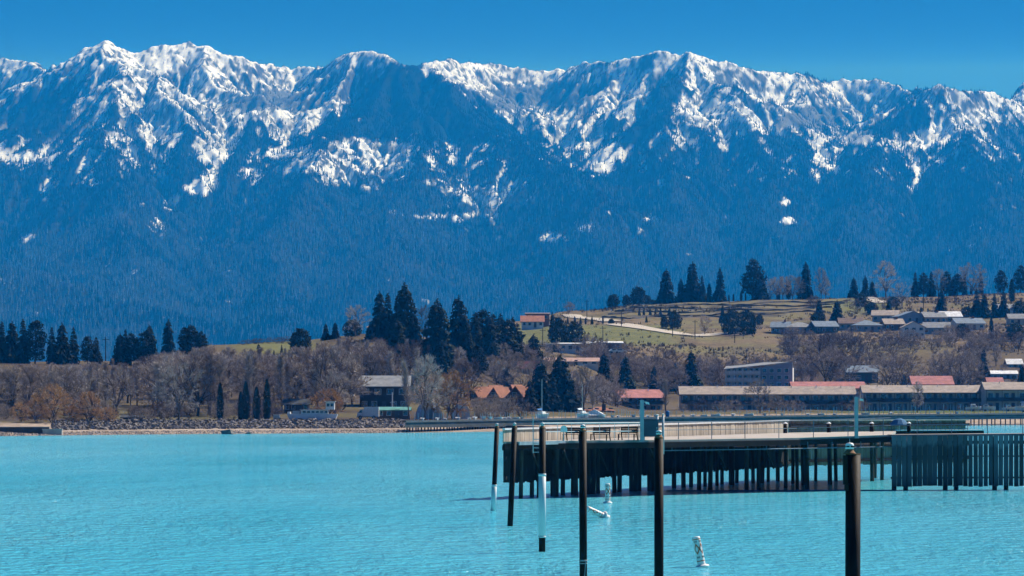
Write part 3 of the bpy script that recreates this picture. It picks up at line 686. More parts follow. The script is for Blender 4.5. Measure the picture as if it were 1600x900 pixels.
def row(items, desc, where, group, kinds, dmax=1750.0, sx=1.0, dmin=None):
    """trees of one row, labelled by their order from the left; item = (px, top, base[, kind])"""
    items = sorted(items, key=lambda q: q[0])
    for i, it in enumerate(items):
        px, top, base = it[:3]; k = it[3] if len(it) > 3 else kinds[i % len(kinds)]
        D = D_at(px, base, dmin, dmax); g = G(px, D); h = (Y0 - top)/F*D + H - g.z
        lab = f'{ORD[i]} {desc} from the left, {where}' if len(items) > 1 else f'{desc} {where}'
        put_tree(k, px, D, max(h, 1.2), lab, group, sx*rng.uniform(.9, 1.1))
B = 560
row([(3,502,B),(19,501,B),(36,498,B),(55,500,B),(81,511,B),(97,504,B),(115,510,B),(137,525,B),(150,526,B),(188,520,B),(196,514,B),(205,522,B),(225,519,B,'pine'),(233,507,B),(263,499,B,'spruce'),(290,511,B),(299,508,B,'pine'),(314,519,B,'pine')],
    'dark conifer', 'in the skyline row above the left grove', 'conifers on the left skyline', ['spruce','widespruce','spruce','pine'], 900, 1.3)
row([(404,536,572,'widespruce'),(428,546,566),(440,538,566),(467,531,560),(476,530,562),(470,514,532,'roundpine')], 'small dark conifer', 'on the slope below the orchard field', 'conifers below the orchard field', ['fir','spruce'], 900)
row([(509,505,525,'widespruce'),(524,503,524,'widespruce')], 'small cone-shaped evergreen', 'on the rise left of the hilltop house', 'cone evergreens on the rise', ['widespruce'], 960, 1.25)
row([(550,500,526,'roundpine'),(593,454,530),(606,457,532),(620,462,535,'spruce'),(632,441,545),(621,497,566,'widespruce'),(647,490,562,'widespruce'),(683,466,572),(688,528,585,'widespruce'),(717,461,572),(730,500,580)],
    'tall dark conifer', 'in the clump by the hilltop house', 'conifers by the hilltop house', ['spruce','widespruce'], 960, 1.15)
row([(743,487,560),(754,485,560),(764,492,575),(771,490,560),(782,490,560),(793,500,575),(801,495,562),(808,505,570),(771,535,585,'widespruce'),(748,540,590,'pine'),(790,545,592),(834,521,580,'widespruce')],
    'dark conifer', 'in the dense stand left of the green field', 'conifers left of the green field', ['spruce','fir','pine'], 1150, 1.4)
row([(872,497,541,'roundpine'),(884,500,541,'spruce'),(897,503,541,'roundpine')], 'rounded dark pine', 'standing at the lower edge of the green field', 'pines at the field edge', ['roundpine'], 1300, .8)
row([(828,592,643,'widespruce'),(845,562,642,'widespruce'),(876,552,643,'widespruce'),(893,590,643,'widespruce'),(862,585,643,'widespruce')], 'broad black-green spruce', 'behind the sailboat mast on the waterfront', 'spruces behind the sailboat', ['widespruce'], 840, 1.3)
row([(852,600,643,'widespruce'),(868,572,643,'widespruce'),(884,575,643,'widespruce'),(905,604,643,'spruce'),(838,606,643,'spruce')], 'shaded spruce', 'in the second line of the sailboat clump', 'spruces behind the sailboat', ['widespruce'], 870, 1.2, 815)
row([(944,551,616,'widespruce'),(977,555,614),(1022,571,612),(1036,582,610),(1055,567,612),(1080,547,611,'widespruce')], 'dark spruce', 'in the row behind the red-roofed motel', 'spruces behind the motel', ['spruce','widespruce'], 1060, 1.25)
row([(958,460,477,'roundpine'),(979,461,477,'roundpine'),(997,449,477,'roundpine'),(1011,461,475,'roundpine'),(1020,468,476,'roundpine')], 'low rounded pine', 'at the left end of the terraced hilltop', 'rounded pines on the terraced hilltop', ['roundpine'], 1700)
row([(1041,419,470,'widespruce'),(1064,435,468),(1082,408,468,'widespruce'),(1097,430,468),(1108,442,468),(1125,418,467,'spruce'),(1139,460,468,'column'),(1146,459,468,'column'),(1158,456,468,'column'),(1165,457,468,'column'),(1177,405,467,'pine'),(1188,423,467,'widespruce'),(1216,446,467),(1232,437,467,'column'),(1259,409,466,'spruce')],
    'conifer', 'on the skyline crest above the stone terraces', 'conifers on the terraced crest', ['spruce'], 1700, 1.2)
row([(999,480,493),(1006,480,493),(1016,481,493),(1024,481,492),(1032,480,492),(1046,480,493,'widespruce'),(1010,493,504)], 'small dark fir', 'at the foot of the terraces', 'small firs at the terraces', ['fir','spruce'], 1600, 1.3)
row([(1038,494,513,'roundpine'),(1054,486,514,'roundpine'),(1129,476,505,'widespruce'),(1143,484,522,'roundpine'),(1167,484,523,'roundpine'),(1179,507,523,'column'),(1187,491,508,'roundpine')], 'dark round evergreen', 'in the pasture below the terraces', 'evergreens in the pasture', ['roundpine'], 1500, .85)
row([(863,487,507),(872,496,507),(887,494,507),(898,494,507),(907,495,507),(915,496,507),(925,493,507),(942,495,507),(955,498,507,'roundpine')], 'tiny dark evergreen', 'lining the pale track above the green field', 'small evergreens along the track', ['fir','column'], 1500, 1.2)
row([(1334,433,464,'widespruce'),(1352,430,464,'spruce'),(1363,439,464,'widespruce'),(1430,425,458),(1443,427,457),(1455,424,457),(1479,425,456),(1489,432,456),(1496,428,455),(1507,429,455),(1517,447,454,'column'),(1533,428,453),(1564,422,452),(1581,436,472,'column'),(1595,416,450)],
    'dark conifer', 'along the skyline above the hillside houses', 'conifers above the hillside houses', ['pine','spruce'], 1700, 1.25)
row([(1280,467,502,'widespruce'),(1308,468,502,'widespruce'),(1276,488,505,'roundpine'),(1362,472,491,'roundpine'),(1389,467,495,'widespruce'),(1401,478,495,'widespruce'),(1439,480,495,'column'),(1450,481,495,'column'),(1466,470,496,'widespruce'),(1471,451,496,'spruce'),(1511,479,496,'roundpine'),(1526,451,497),(1538,458,497,'widespruce'),(1554,458,497),(1568,451,496),(1594,470,492,'roundpine')],
    'dark evergreen', 'on the slope just behind the hillside houses', 'evergreens behind the hillside houses', ['spruce'], 1600, 1.3)
row([(1549,497,532,'column'),(1504,506,527,'roundpine'),(1537,545,598,'spruce'),(1413,583,603,'widespruce'),(1495,588,604,'roundpine'),(1597,568,604,'widespruce'),(1586,505,533,'roundpine')], 'evergreen', 'among the houses below the hillside row', 'evergreens among the lower houses', ['spruce'], 1300, 1.2)
row([(344,598,656),(376,612,657),(384,596,657),(401,604,657),(417,592,657)], 'narrow dark columnar evergreen', 'on the lawn behind the left riprap', 'columnar evergreens on the left shore', ['column'], 760)

# single bare trees that stand out
def one(kind, px, top, base, label, dmax=1750., sx=1.0, tilt=0.0, dmin=None):
    D = D_at(px, base, dmin, dmax); g = G(px, D); put_tree(kind, px, D, max((Y0-top)/F*D+H-g.z, .8), label, None, sx, tilt)
one('willow', 32, 626, 661, 'small orange willow at the far left edge of the beach', 760)
one('willow', 82, 596, 661, 'orange willow left of the round orange willow behind the riprap', 760)
one('willow', 137, 608, 661, 'round orange willow with dark forked trunk behind the riprap', 760, 1.05)
one('willow', 58, 618, 661, 'low golden willow bush between the two left orange willows', 760, 1.1)
one('willow', 112, 632, 662, 'golden bush just left of the round orange willow', 760, 1.2)
one('willow', 168, 634, 662, 'small golden bush right of the round orange willow', 760, 1.2)
one('spreadgrey', 278, 562, 661, 'broad grey bare tree with pale limbs behind the left riprap', 760, .9)
one('willow', 512, 604, 656, 'wide orange willow behind the white houseboat', 760, 1.2)
one('willowyellow', 522, 580, 625, 'yellowish willow crown above the wide orange willow', 800, 1.0)
one('willow', 708, 574, 655, 'tall orange willow beside the domed tents', 760, .9)
one('uprightgrey', 640, 556, 656, 'pale tall bare tree leaning over the teal-roofed shed', 760, .8, -.10)
one('uprightgrey', 662, 548, 657, 'pale many-stemmed bare tree in front of the large domed tent', 760, .9, .06)
one('spreadgrey', 676, 575, 657, 'pale arching bare tree at the right of the domed tent', 760, .8, .08)
one('spreaddark', 697, 590, 656, 'dark leaning bare tree between the two domed tents', 760, .7, .2)
one('spreadgrey', 556, 472, 526, 'round grey bare tree left of the hilltop house', 960, 1.0)
one('spreaddark', 662, 474, 520, 'thin bare tree between the hilltop conifers', 960, .7)
one('spread', 889, 470, 493, 'small round bare tree on the bend of the track', 1600, 1.0)
one('spread', 1102, 492, 524, 'round bare tree alone in the pasture below the terraces', 1500, 1.05)
one('spreadgrey', 1384, 404, 466, 'largest bare tree on the right-hand skyline', 1700, .95)
one('spreadgrey', 1409, 438, 478, 'bare tree just right of the largest skyline tree', 1700, .9)
one('spreadgrey', 1283, 415, 467, 'slender bare tree right of the tall crest conifer', 1700, .7)
one('spreadgrey', 1290, 432, 467, 'low bare tree beside the slender skyline tree', 1700, .8)
one('spread', 1519, 408, 455, 'wide bare tree behind the dark skyline conifers', 1700, 1.15)
one('spread', 1466, 417, 458, 'pale bare tree behind the skyline conifers left of the wide one', 1700, .8)
one('spreaddark', 1420, 470, 494, 'small dark bare tree beside the pale hillside path', 1600, .9)
row([(1203,433,467),(1213,430,467),(1224,429,467),(1238,428,467),(1249,430,467)], 'bare tree', 'in the thin crest grove between conifers', 'bare crest grove', ['spread','spreadgrey'], 1700, 1.0)
one('spread', 1187, 590, 646, 'bare tree in front of the long tan motel', 960, 1.0, 0)
one('spread', 1212, 615, 646, 'pale bushy bare tree right beside the larger motel tree', 960, 1.3, 0)
one('upright', 1040, 588, 646, 'bare tree in front of the gap between the motels', 960, 1.0)
one('uprightgrey', 1434, 592, 645, 'slim pale bare tree before the right motel wing', 960, .7)
one('spread', 912, 566, 644, 'bare tree rising behind the tiled pavilions', 860, .8)
one('uprightgrey', 926, 590, 644, 'pale thin bare tree just right of the pavilion tree', 860, .8)
for px, top, lab in ((1300,536,'tall bare tree above the red roof'),(1265,548,'bare tree left of the tall one above the red roof'),(1326,552,'bare tree right of the tall one above the red roof'),(1290,515,'dark bare tree behind the tall red roof tree')):
    one('spread' if 'dark' not in lab else 'spreaddark', px, top, 606, lab, 1120, 1.0)
row([(1385,552,606),(1398,546,604),(1412,548,606),(1470,545,606),(1486,540,604),(1502,544,606),(1518,550,606)], 'broad dome-shaped bare tree', 'behind the long tan motel roof', 'dome-shaped bare trees behind the motel', ['dome'], 1120, 1.0)
row([(1236,515,562,),(1290,520,566),(1318,518,570),(1340,522,570),(1360,530,570),(1375,530,565)], 'dark bare tree', 'in front of the hillside houses', 'dark bare trees before the houses', ['spreaddark'], 1250, .9)
# groves: too many alike to single out
def grove(n, pxa, pxb, fD, kinds, hr, label, group, sx=1.0, skip=None, per=20):
    spots = []
    for _ in range(n):
        px = rng.uniform(pxa, pxb); D = fD(px)
        if not (skip and skip(px, D)): spots.append((D - float(shore_D(px)), px, D))
    spots.sort(); rows = max(1, math.ceil(len(spots)/per)); per_ = math.ceil(len(spots)/rows)
    for k in range(rows):
        nm = [''] if rows == 1 else ['front rank, ', 'back rank, '] if rows == 2 else ['front rank, ', 'middle rank, ', 'back rank, ', 'rearmost rank, ', 'last rank, ', 'topmost rank, ']
        what, where = label
        for i, (s_, px, D) in enumerate(sorted(spots[k*per_:(k+1)*per_], key=lambda q: q[1])):
            kd = kinds[rng.randrange(len(kinds))]; h = rng.uniform(*hr)
            if px < 760: g_ = G(px, D); h = max(2.0, min(h, (Y0-float(np.interp(px, [0,120,200,260,330,420,480,540,600,700,760], [566,562,556,545,534,540,536,522,526,526,560]))-rng.uniform(0,14))/F*D+H-g_.z))
            look = {'upright': 'upright', 'uprightgrey': 'pale upright', 'spread': 'spreading', 'dome': 'domed', 'spreadgrey': 'pale spreading', 'spreaddark': 'dark spreading', 'shrubdark': 'dark', 'shrub': 'brown', 'roundpine': 'green'}[kd]
            put_tree(kd, px, D, h, f'{look} {what}, {ORD[i]} from left, {nm[k]}{where}', group, sx*rng.uniform(.85,1.15))
sh = lambda a, b: (lambda px: float(shore_D(px)) + rng.uniform(a, b))
hole = lambda px, D: (566 < px < 632 and D - shore_D(px) < 92) or (440 < px < 500 and D - shore_D(px) < 75)
grove(46, -30, 300, sh(62, 130), ['upright','upright','uprightgrey','spread','spreadgrey'], (10,14), ('leafless tree', 'grove behind the left beach'), 'left beach grove', 1.15)
grove(30, -30, 330, sh(130, 240), ['upright','uprightgrey','spread','spreaddark'], (9,12.5), ('leafless tree', 'upper left grove below the conifers'), 'back of the left grove', 1.15)
grove(46, 300, 560, sh(65, 150), ['upright','upright','spread','uprightgrey','spreaddark'], (10,14.5), ('leafless tree', 'grove behind the columnar evergreens'), 'middle grove', 1.1, hole)
grove(40, 290, 600, sh(150, 270), ['upright','uprightgrey','spread'], (8,12), ('leafless tree', 'wooded slope below the orchard'), 'wooded slope grove', 1.15)
grove(26, 540, 740, sh(130, 250), ['upright','spread','uprightgrey','spreaddark'], (9,13), ('leafless tree', 'slope below the hilltop house'), 'grove below the hilltop house', 1.1)
grove(12, 560, 640, sh(260, 320), ['upright','shrub'], (4,7), ('leafless scrub tree', 'strip under the hilltop house'), 'scrub below the hilltop house', 1.1)
grove(60, -10, 430, sh(40, 80), ['shrubdark','shrubdark','shrub'], (2.2,4.8), ('bare shrub', 'undergrowth of the left grove'), 'shrubs under the left grove', 1.0)
grove(16, 735, 835, sh(32, 60), ['shrub','shrubdark','spread'], (3,5.5), ('bare shrub', 'planting before the gabled lodge'), 'shrubs before the lodge', 1.0)
grove(95, 915, 1265, lambda px: rng.uniform(1035, 1100) if not 1115 < px < 1250 else rng.uniform(1062, 1110), ['shrub','spread','shrubdark','spread'], (5,9), ('bare tree', 'thicket above the motels'), 'thicket behind the motel', 1.1)
grove(60, 1230, 1620, lambda px: rng.uniform(1075, 1200), ['spread','shrub','spreaddark','shrubdark'], (4,8), ('bare tree', 'belt below the hillside houses'), 'belt below the hillside houses', 1.1)
grove(60, 1220, 1640, lambda px: rng.uniform(1170, 1245), ['shrub','spread','shrubdark'], (3.5,6), ('bare shrub', 'bank under the right hillside houses'), 'bank under the houses', 1.1)
grove(46, 735, 965, lambda px: rng.uniform(880, 1010), ['spread','shrub','spreadgrey'], (5,9), ('bare tree', 'trees between lodge and farm sheds'), 'bare trees behind the lodge', 1.0)
grove(12, 1260, 1420, lambda px: rng.uniform(1380, 1480), ['shrubdark','roundpine','shrubdark'], (4,7), ('shrub', 'hillside scrub under the crest'), 'dark hillside shrubs', 1.2)
grove(14, 1230, 1600, lambda px: float(shore_D(px)) + rng.uniform(100, 112), ['shrub','shrubdark'], (2.2,3.8), ('low shrub', 'border of the right motel wings'), 'shrubs against the motel', 1.1)
grove(9, 1060, 1230, lambda px: float(shore_D(px)) + rng.uniform(100, 112), ['shrub','shrubdark'], (2.2,3.8), ('low shrub', 'border of the middle motel wing'), 'shrubs against the middle motel wing', 1.1)
row([(388,529,538),(402,527,536),(410,528,536),(420,526,536),(432,526,535),(441,525,534),(398,528,537),(452,524,534),(380,530,539)], 'small bare orchard tree', 'on the grassy crest above the left grove', 'orchard trees', ['shrubdark'], 960, 1.6)
# ---------------------------------------------------------------- breakwater pier
def Q(px, D, z): return Vector((XW(px, D), D, z))
def zy(py, D): return H + (Y0 - py)/F*D                     # height seen at row py and distance D
wood_w = mat('weathered_boards', (.48,.42,.35), .9, .3, 1.2, stretch=(1,1,.3), bump=.3)
wood_d = mat('creosote_and_shade_wood', (.012,.010,.009), .85, .4, 2, stretch=(1,1,.25), bump=.4)  # dark timber; its near-black also stands in for shade under the deck
wood_p = mat('pile_wood', (.065,.05,.042), .85, .45, 2.5, stretch=(1,1,.15), bump=.5)
wood_b = mat('brown_boards', (.30,.19,.145), .9, .35, 1.5, stretch=(1,1,.3))
deck_m = mat('deck_boards', (.42,.38,.34), .9, .2, .8)
steel_d = mat('dark_rusty_steel', (.006,.005,.0055), .6, .5, 1.4, metal=.0, col2=(.020,.0135,.011), bump=.25, stretch=(1,1,.4), spec=.12)
steel_l = mat('galvanised_steel', (.45,.47,.50), .5, .15, 3)
steel_b = mat('blue_grey_rail_steel', (.12,.17,.23), .6, .2, 3)
alu = mat('white_rail', (.72,.73,.74), .45, .08, 3)
sleeve_m = mat('pale_pvc_sleeve', (.58,.63,.66), .5, .18, 1.2, stretch=(1,1,.3))
white_m = mat('white_paint', (.78,.78,.76), .45, .08, 2); orange_m = mat('orange_band', (.42,.09,.015), .55, .15, 6); black_m = mat('black_paint', (.015,.015,.018), .5, .2, 4)
rust_m = mat('rust_plate', (.20,.11,.06), .85, .4, 8); rope_m = mat('grey_rope', (.30,.33,.36), .9, .2, 8)
navy_m = mat('navy_enamel', (.035,.065,.10), .4, .15, 2); gal_m = mat('grey_enamel', (.30,.36,.40), .45, .12, 2)

pier = empty('breakwater_pier', Q(787, 196, 0)); PO = pier.location.copy()
tag(pier, 'long timber breakwater pier with board screen, deck and many piles', 'pier')
def pb(mb, name, m, smooth=False, parent=None):
    """mesh given in world coordinates -> part of the pier"""
    mb.v = [(x-PO.x, y-PO.y, z-PO.z) for x, y, z in mb.v]
    return mb.build(name, m, parent or pier, None, smooth)
A1, B1, C1 = Q(787,196,0), Q(1232,246,0), Q(1513,262,0)
def board_run(a, b, step, zt0, zt1, zb, th, name, m, gap=.05, seed=1, zfun=None):
    r = random.Random(seed); mb = MB(); d = (b - a); L = d.length; d.normalize(); n_ = Vector((d.y, -d.x, 0)); k = int(L/step)
    for i in range(k):
        s0 = i*step + gap*r.uniform(.2,1)*.5; s1 = (i+1)*step - gap*r.uniform(.2,1)*.5; t = i/k; off = n_*r.uniform(-.015,.015)
        p0 = a + d*s0 + off; p1 = a + d*s1 + off; zt = zt0 + (zt1-zt0)*t + r.uniform(-.03,.03); z0 = zb + r.uniform(-.06,.06)
        mb.extr([(p0.x,p0.y,z0),(p1.x,p1.y,z0),(p1.x,p1.y,zt),(p0.x,p0.y,zt)], -n_*th)
    o = pb(mb, name, m); o['kind'] = 'stuff'; return o
dirA = (B1-A1).normalized(); nA = Vector((dirA.y, -dirA.x, 0)); dirB = (C1-B1).normalized(); nB = Vector((dirB.y, -dirB.x, 0))
board_run(A1, B1, .36, 4.05, 4.30, 3.22, .06, 'screen_boards', wood_w, .045, 2)
board_run(A1 + nA*.02, B1 + nA*.02, .36, 3.2, 3.2, .95, .06, 'lower_screen_boards', wood_d, .03, 5)  # deck shade on the lower wall is put into these boards' dark colour
board_run(B1 + dirB*.05, C1, .34, 4.30, 4.28, 1.0, .06, 'far_screen_boards', wood_b, .075, 3)
for (a, b, d_, n_, z0, z1, nm, m) in ((A1,B1,dirA,nA,4.06,4.31,'screen_cap',alu),(B1,C1,dirB,nB,4.31,4.29,'screen_cap',deck_m)):
    pb(MB().beam(a+Vector((0,0,z0+.03)), b+Vector((0,0,z1+.03)), .16, .10), nm, m)
for z in ():
    pb(MB().beam(A1+nA*.09+Vector((0,0,z)), B1+nA*.09+Vector((0,0,z+.22)), .10, .16), 'waler', deck_m)
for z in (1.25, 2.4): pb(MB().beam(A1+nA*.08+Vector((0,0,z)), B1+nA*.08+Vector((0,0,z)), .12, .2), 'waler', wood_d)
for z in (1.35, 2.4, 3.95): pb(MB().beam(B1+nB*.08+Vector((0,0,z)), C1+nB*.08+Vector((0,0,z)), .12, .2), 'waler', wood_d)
# the deck: a slab between the front edge and the board screen
near = [Q(787,196,3.36), Q(1000,203,3.36), Q(1250,213,3.41), Q(1392,217,3.56)]
far_ = [Q(1400,247,3.56), Q(1240,245.4,3.46), A1 + nA*.12 + Vector((0,0,3.36))]
pb(MB().extr(near + far_, (0,0,-.16)), 'deck', deck_m)
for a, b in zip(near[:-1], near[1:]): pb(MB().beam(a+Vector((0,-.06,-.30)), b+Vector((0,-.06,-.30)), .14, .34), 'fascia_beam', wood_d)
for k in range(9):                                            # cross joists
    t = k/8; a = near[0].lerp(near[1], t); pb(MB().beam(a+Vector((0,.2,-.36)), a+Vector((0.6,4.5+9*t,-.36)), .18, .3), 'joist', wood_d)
near2 = [Q(1393,216.6,3.58), Q(1640,218,3.66)]
pb(MB().extr([near2[0], near2[1], near2[1]+Vector((0,2.4,0)), near2[0]+Vector((0,2.4,0))], (0,0,-.14)), 'deck', deck_m)
wk = [Q(1400,249,3.62), Q(1537,251,3.62)]
pb(MB().extr([wk[0], wk[1], wk[1]+Vector((0,1.5,0)), wk[0]+Vector((0,1.5,0))], (0,0,-.07)), 'walkway', alu)
pb(MB().beam(wk[0]+Vector((0,.1,-.19)), wk[1]+Vector((0,.1,-.19)), .16, .24), 'fascia_beam', wood_d)
pb(MB().beam(near[0]+Vector((.9,-.14,-.10)), near[1]+Vector((-1.5,-.14,-.06)), .08, .20), 'edge_plate', steel_l)
# piles: photo column and water-line row
PILES = [(815,779),(832,777),(842,777),(863,775),(870,776),(880,774),(896,773),(899,774),(919,772),(928,772),(934,771),(959,770),(969,769),(986,768),(994,768),(1000,767),(1014,767),(1021,768),
 (1053,763),(1067,762),(1080,761),(1092.5,766),(1102,760),(1111,766),(1120,759),(1128,757),(1142,757),(1145,758),(1152,755),(1167,766),(1176,755),(1185,765),(1192,755),(1201,753),(1215,752),(1228,763),(1239,756),(1245,765),(1254,758),(1260,765),(1275,752),(1296,757),(1305,751),(1362,752),(1368,747),(1379,750)]
prng = random.Random(4)
for px, wy_ in PILES:
    D = F*H/(wy_-Y0); r_ = prng.uniform(.115,.155); x = XW(px, D)
    edge = np.interp(px, [787,1000,1250,1392], [196.3,203.3,213.3,217.3])
    top = 3.05 if D > edge else 3.05
    lean = prng.uniform(-.06,.06); mb = MB(); zz = [-1.5, 0, 1.2, 2.2, top]
    for a, b in zip(zz[:-1], zz[1:]): mb.tube((x+lean*(top-a)/3, D, a), (x+lean*(top-b)/3, D, b), r_*(1.06-.02*a), r_*(1.06-.02*b), 10, b == top)
    pb(mb, 'pile', wood_p, True)
for px, D0, D1 in ((830,196.5,203),(880,198.5,208),(935,201,214),(1015,204.5,222),(1120,208.5,230),(1195,211,240)):     # bracing under the deck
    pb(MB().beam(Q(px,D0,2.9), Q(px+14,D0+2.2,1.5), .1, .14), 'brace', wood_d)
for i in range(12):                                           # drift logs caught under the deck
    px = 805 + i*18 + prng.uniform(-6,6); a = Q(px, 198+i*.6, .15+prng.random()*.4)
# hanging service pipe under the edge
pb(MB().tube(Q(1036,204.6,2.72), Q(1250,212.8,2.74), .035, .035, 6).tube(Q(1250,212.8,2.74), Q(1392,216.8,2.8), .035, .035, 6), 'service_pipe', steel_b)
for px in (1050,1079,1138,1168,1198,1226,1262,1300,1345,1375): D = float(np.interp(px, [1036,1250,1392], [204.6,212.8,216.8])); pb(MB().tube(Q(px,D,2.72), Q(px,D,3.15), .03, .03, 6), 'pipe_hanger', steel_b)
# plank screen in front of the right-hand arm
plank_m, nt_, b_ = new_mat('blue_grey_planks'); N_ = nt_.nodes; L_ = nt_.links
b_.inputs['Roughness'].default_value = .85
g_ = N_.new('ShaderNodeNewGeometry'); sx_ = N_.new('ShaderNodeSeparateXYZ'); L_.new(g_.outputs['Position'], sx_.inputs[0])
nzz = N_.new('ShaderNodeTexNoise'); nzz.inputs['Scale'].default_value = 2.2; nzz.inputs['Detail'].default_value = 6
mpp = N_.new('ShaderNodeMapping'); mpp.inputs['Scale'].default_value = (1.6,1,.45); L_.new(g_.outputs['Position'], mpp.inputs[0]); L_.new(mpp.outputs[0], nzz.inputs[0])
oi_ = N_.new('ShaderNodeObjectInfo')
m1 = N_.new('ShaderNodeMath'); m1.operation = 'MULTIPLY_ADD'; m1.inputs[1].default_value = 1.0; L_.new(nzz.outputs[0], m1.inputs[0]); L_.new(sx_.outputs['Z'], m1.inputs[2])
rr_ = N_.new('ShaderNodeValToRGB'); mrz = N_.new('ShaderNodeMapRange'); mrz.inputs[1].default_value = .3; mrz.inputs[2].default_value = 4.4; L_.new(m1.outputs[0], mrz.inputs[0]); L_.new(mrz.outputs[0], rr_.inputs[0])
els = rr_.color_ramp.elements; els[0].position = 0; els[0].color = (.07,.09,.085,1); els[1].position = 1; els[1].color = (.20,.22,.26,1)
for p_, c_ in ((.22,(.15,.16,.19,1)), (.45,(.13,.14,.17,1)), (.62,(.095,.10,.125,1)), (.72,(.095,.10,.13,1)), (.78,(.22,.24,.29,1))): e_ = els.new(p_); e_.color = c_
mo = N_.new('ShaderNodeMapRange'); mo.inputs[3].default_value = .28; mo.inputs[4].default_value = .75; L_.new(oi_.outputs['Random'], mo.inputs[0])
vs_ = N_.new('ShaderNodeVectorMath'); vs_.operation = 'SCALE'; L_.new(rr_.outputs[0], vs_.inputs[0]); L_.new(mo.outputs[0], vs_.inputs['Scale']); L_.new(vs_.outputs[0], b_.inputs['Base Color'])
def DS(px): return float(np.interp(px, [1393,1640], [216.2,217.6]))
for i in range(31):
    px = 1397.2 + i*7.95; D = DS(px) + prng.uniform(-.02,.02); w = prng.uniform(.142,.156) - (.012 if i > 14 else 0); x = XW(px, D); tl = prng.uniform(-.02,.02); zb = .26 + prng.uniform(-.04,.04); zt = 3.50 + .003*i + prng.uniform(-.02,.02)
    pb(MB().extr([(x-w+tl,D,zb),(x+w+tl,D,zb),(x+w,D,zt),(x-w,D,zt)], (0,.07,0)), 'plank', plank_m)
for z, h_ in ((3.08,.20),(2.18,.09),(.80,.11)): pb(MB().beam(Q(1392,216.5,z), Q(1640,217.9,z), .12, h_), 'waler', wood_d)
for px in (1397,1415,1477,1494,1554,1572,1630): x = XW(px, DS(px)+.35); pb(MB().tube((x,DS(px)+.35,-1.5), (x,DS(px)+.35,3.45), .16, .15, 10), 'pile', wood_p, True)
# railings
def rail_post(px, D, z, h, m, r_=.026, name='railing_post'): pb(MB().tube(Q(px,D,z-.15), Q(px,D,z+h), r_, r_, 6), name, m)
def DN(px): return float(np.interp(px, [787,1000,1250,1392,1640], [196.25,203.25,213.25,217.2,218.3]))
def ZN(px): return float(np.interp(px, [787,1000,1250,1392,1640], [3.36,3.36,3.41,3.57,3.66]))
for px in (1060,1112,1164,1217,1271,1325,1380,1433,1487,1543,1598,1636): rail_post(px, DN(px), ZN(px), 1.08, steel_b)
for hz_, r_ in ((1.08,.030),(.60,.022)):
    pts = [1036,1250,1392,1640]
    for a, b in zip(pts[:-1], pts[1:]): pb(MB().tube(Q(a,DN(a),ZN(a)+hz_), Q(b,DN(b),ZN(b)+hz_), r_, r_, 6), 'rail', steel_b)
for px in (848,871,893,915,937,960,982,998): rail_post(px, DN(px), ZN(px), 1.06, alu, .016)
for hz_, r_ in ((1.06,.040),(.56,.034)): pb(MB().tube(Q(847,DN(847),ZN(847)+hz_), Q(999,DN(999),ZN(999)+hz_), r_, r_, 6), 'rail', alu)
r2a, r2b = Q(1236,243.6,3.5), Q(1512,248.6,3.62)
for hz_ in (.42,.10): pb(MB().beam(r2a+Vector((0,0,hz_)), r2b+Vector((0,0,hz_)), .05, .06), 'rail', steel_b)
mb = MB()
for i in range(40):
    p = r2a.lerp(r2b, i/39); mb.beam(p, p+Vector((0,0,.42)), .035, .035)
o = pb(mb, 'balusters', steel_b); o['kind'] = 'stuff'
for px in (1227,1295,1362,1420):                              # pile heads standing above the far deck
    D = 240 + (px-1227)*.02; x = XW(px, D)
    o = pb(MB().tube((x,D,3.2), (x,D,4.12), .15, .15, 10), 'pile_head', steel_d, True)
    pb(MB().lathe([(.17,0),(.17,.04),(.02,.14)], 10, (x,D,4.12)), 'pile_cap', white_m, False)
# ladder
lx = [Q(833,196.2,0), Q(843,196.2,0)]
for p in lx: pb(MB().tube(p+Vector((0,-.18,2.7)), p+Vector((0,-.18,4.85 if p is lx[0] else 4.3)), .03, .03, 6), 'ladder_rail', steel_l)
for z in (2.75,3.0,3.25,3.5): pb(MB().tube(lx[0]+Vector((0,-.18,z)), lx[1]+Vector((0,-.18,z)), .022, .022, 6), 'ladder_rung', steel_l)

# things standing on the pier
def lamp_post(px, D, z0, ztop, label):
    g = Q(px, D, z0); e = empty('lamp_post', g); tag(e, label, 'lamp post', 'lamp posts on the pier'); h = ztop - z0
    MB().box(-.115,.115,-.115,.115,0,h).build('post', gal_m, e); MB().box(-.16,.16,-.16,.16,.0,.03).build('base_plate', steel_l, e)
    MB().box(-.125,.125,-.125,.125,h,h+.03).build('cap', steel_l, e)
    MB().beam((.1,0,h-.08), (.30,0,h-.10), .08, .08).build('arm', steel_l, e)
    MB().extr([(.20,-.09,h-.06),(.42,-.09,h-.10),(.46,-.09,h-.26),(.34,-.09,h-.20),(.24,-.09,h-.22)], (0,.18,0)).build('lamp_head', white_m, e)
lamp_post(1003, 202.6, 3.30, zy(626,202.6), 'grey lamp post beside the dark electrical cabinet on the pier')
lamp_post(1338, 215.4, 3.36, zy(621,215.4), 'tall grey lamp post on the right half of the pier')
e = empty('electrical_cabinet', Q(1017, 203.2, 3.36)); tag(e, 'dark blue electrical cabinet between the lamp post and silver posts', 'cabinet')
MB().box(-.46,.46,0,.5,.22,1.24).build('body', navy_m, e); MB().box(-.43,.43,-.02,-.001,.26,1.20).build('door', navy_m, e); MB().box(.34,.38,-.05,-.02,.66,.80).build('handle', steel_l, e)
MB().box(-.49,.49,-.04,.54,1.24,1.27).build('lid', navy_m, e)
for s_ in (-1, 1): MB().box(s_*.40-.04,s_*.40+.04,.1,.2,0,.22).build('leg', steel_l, e)
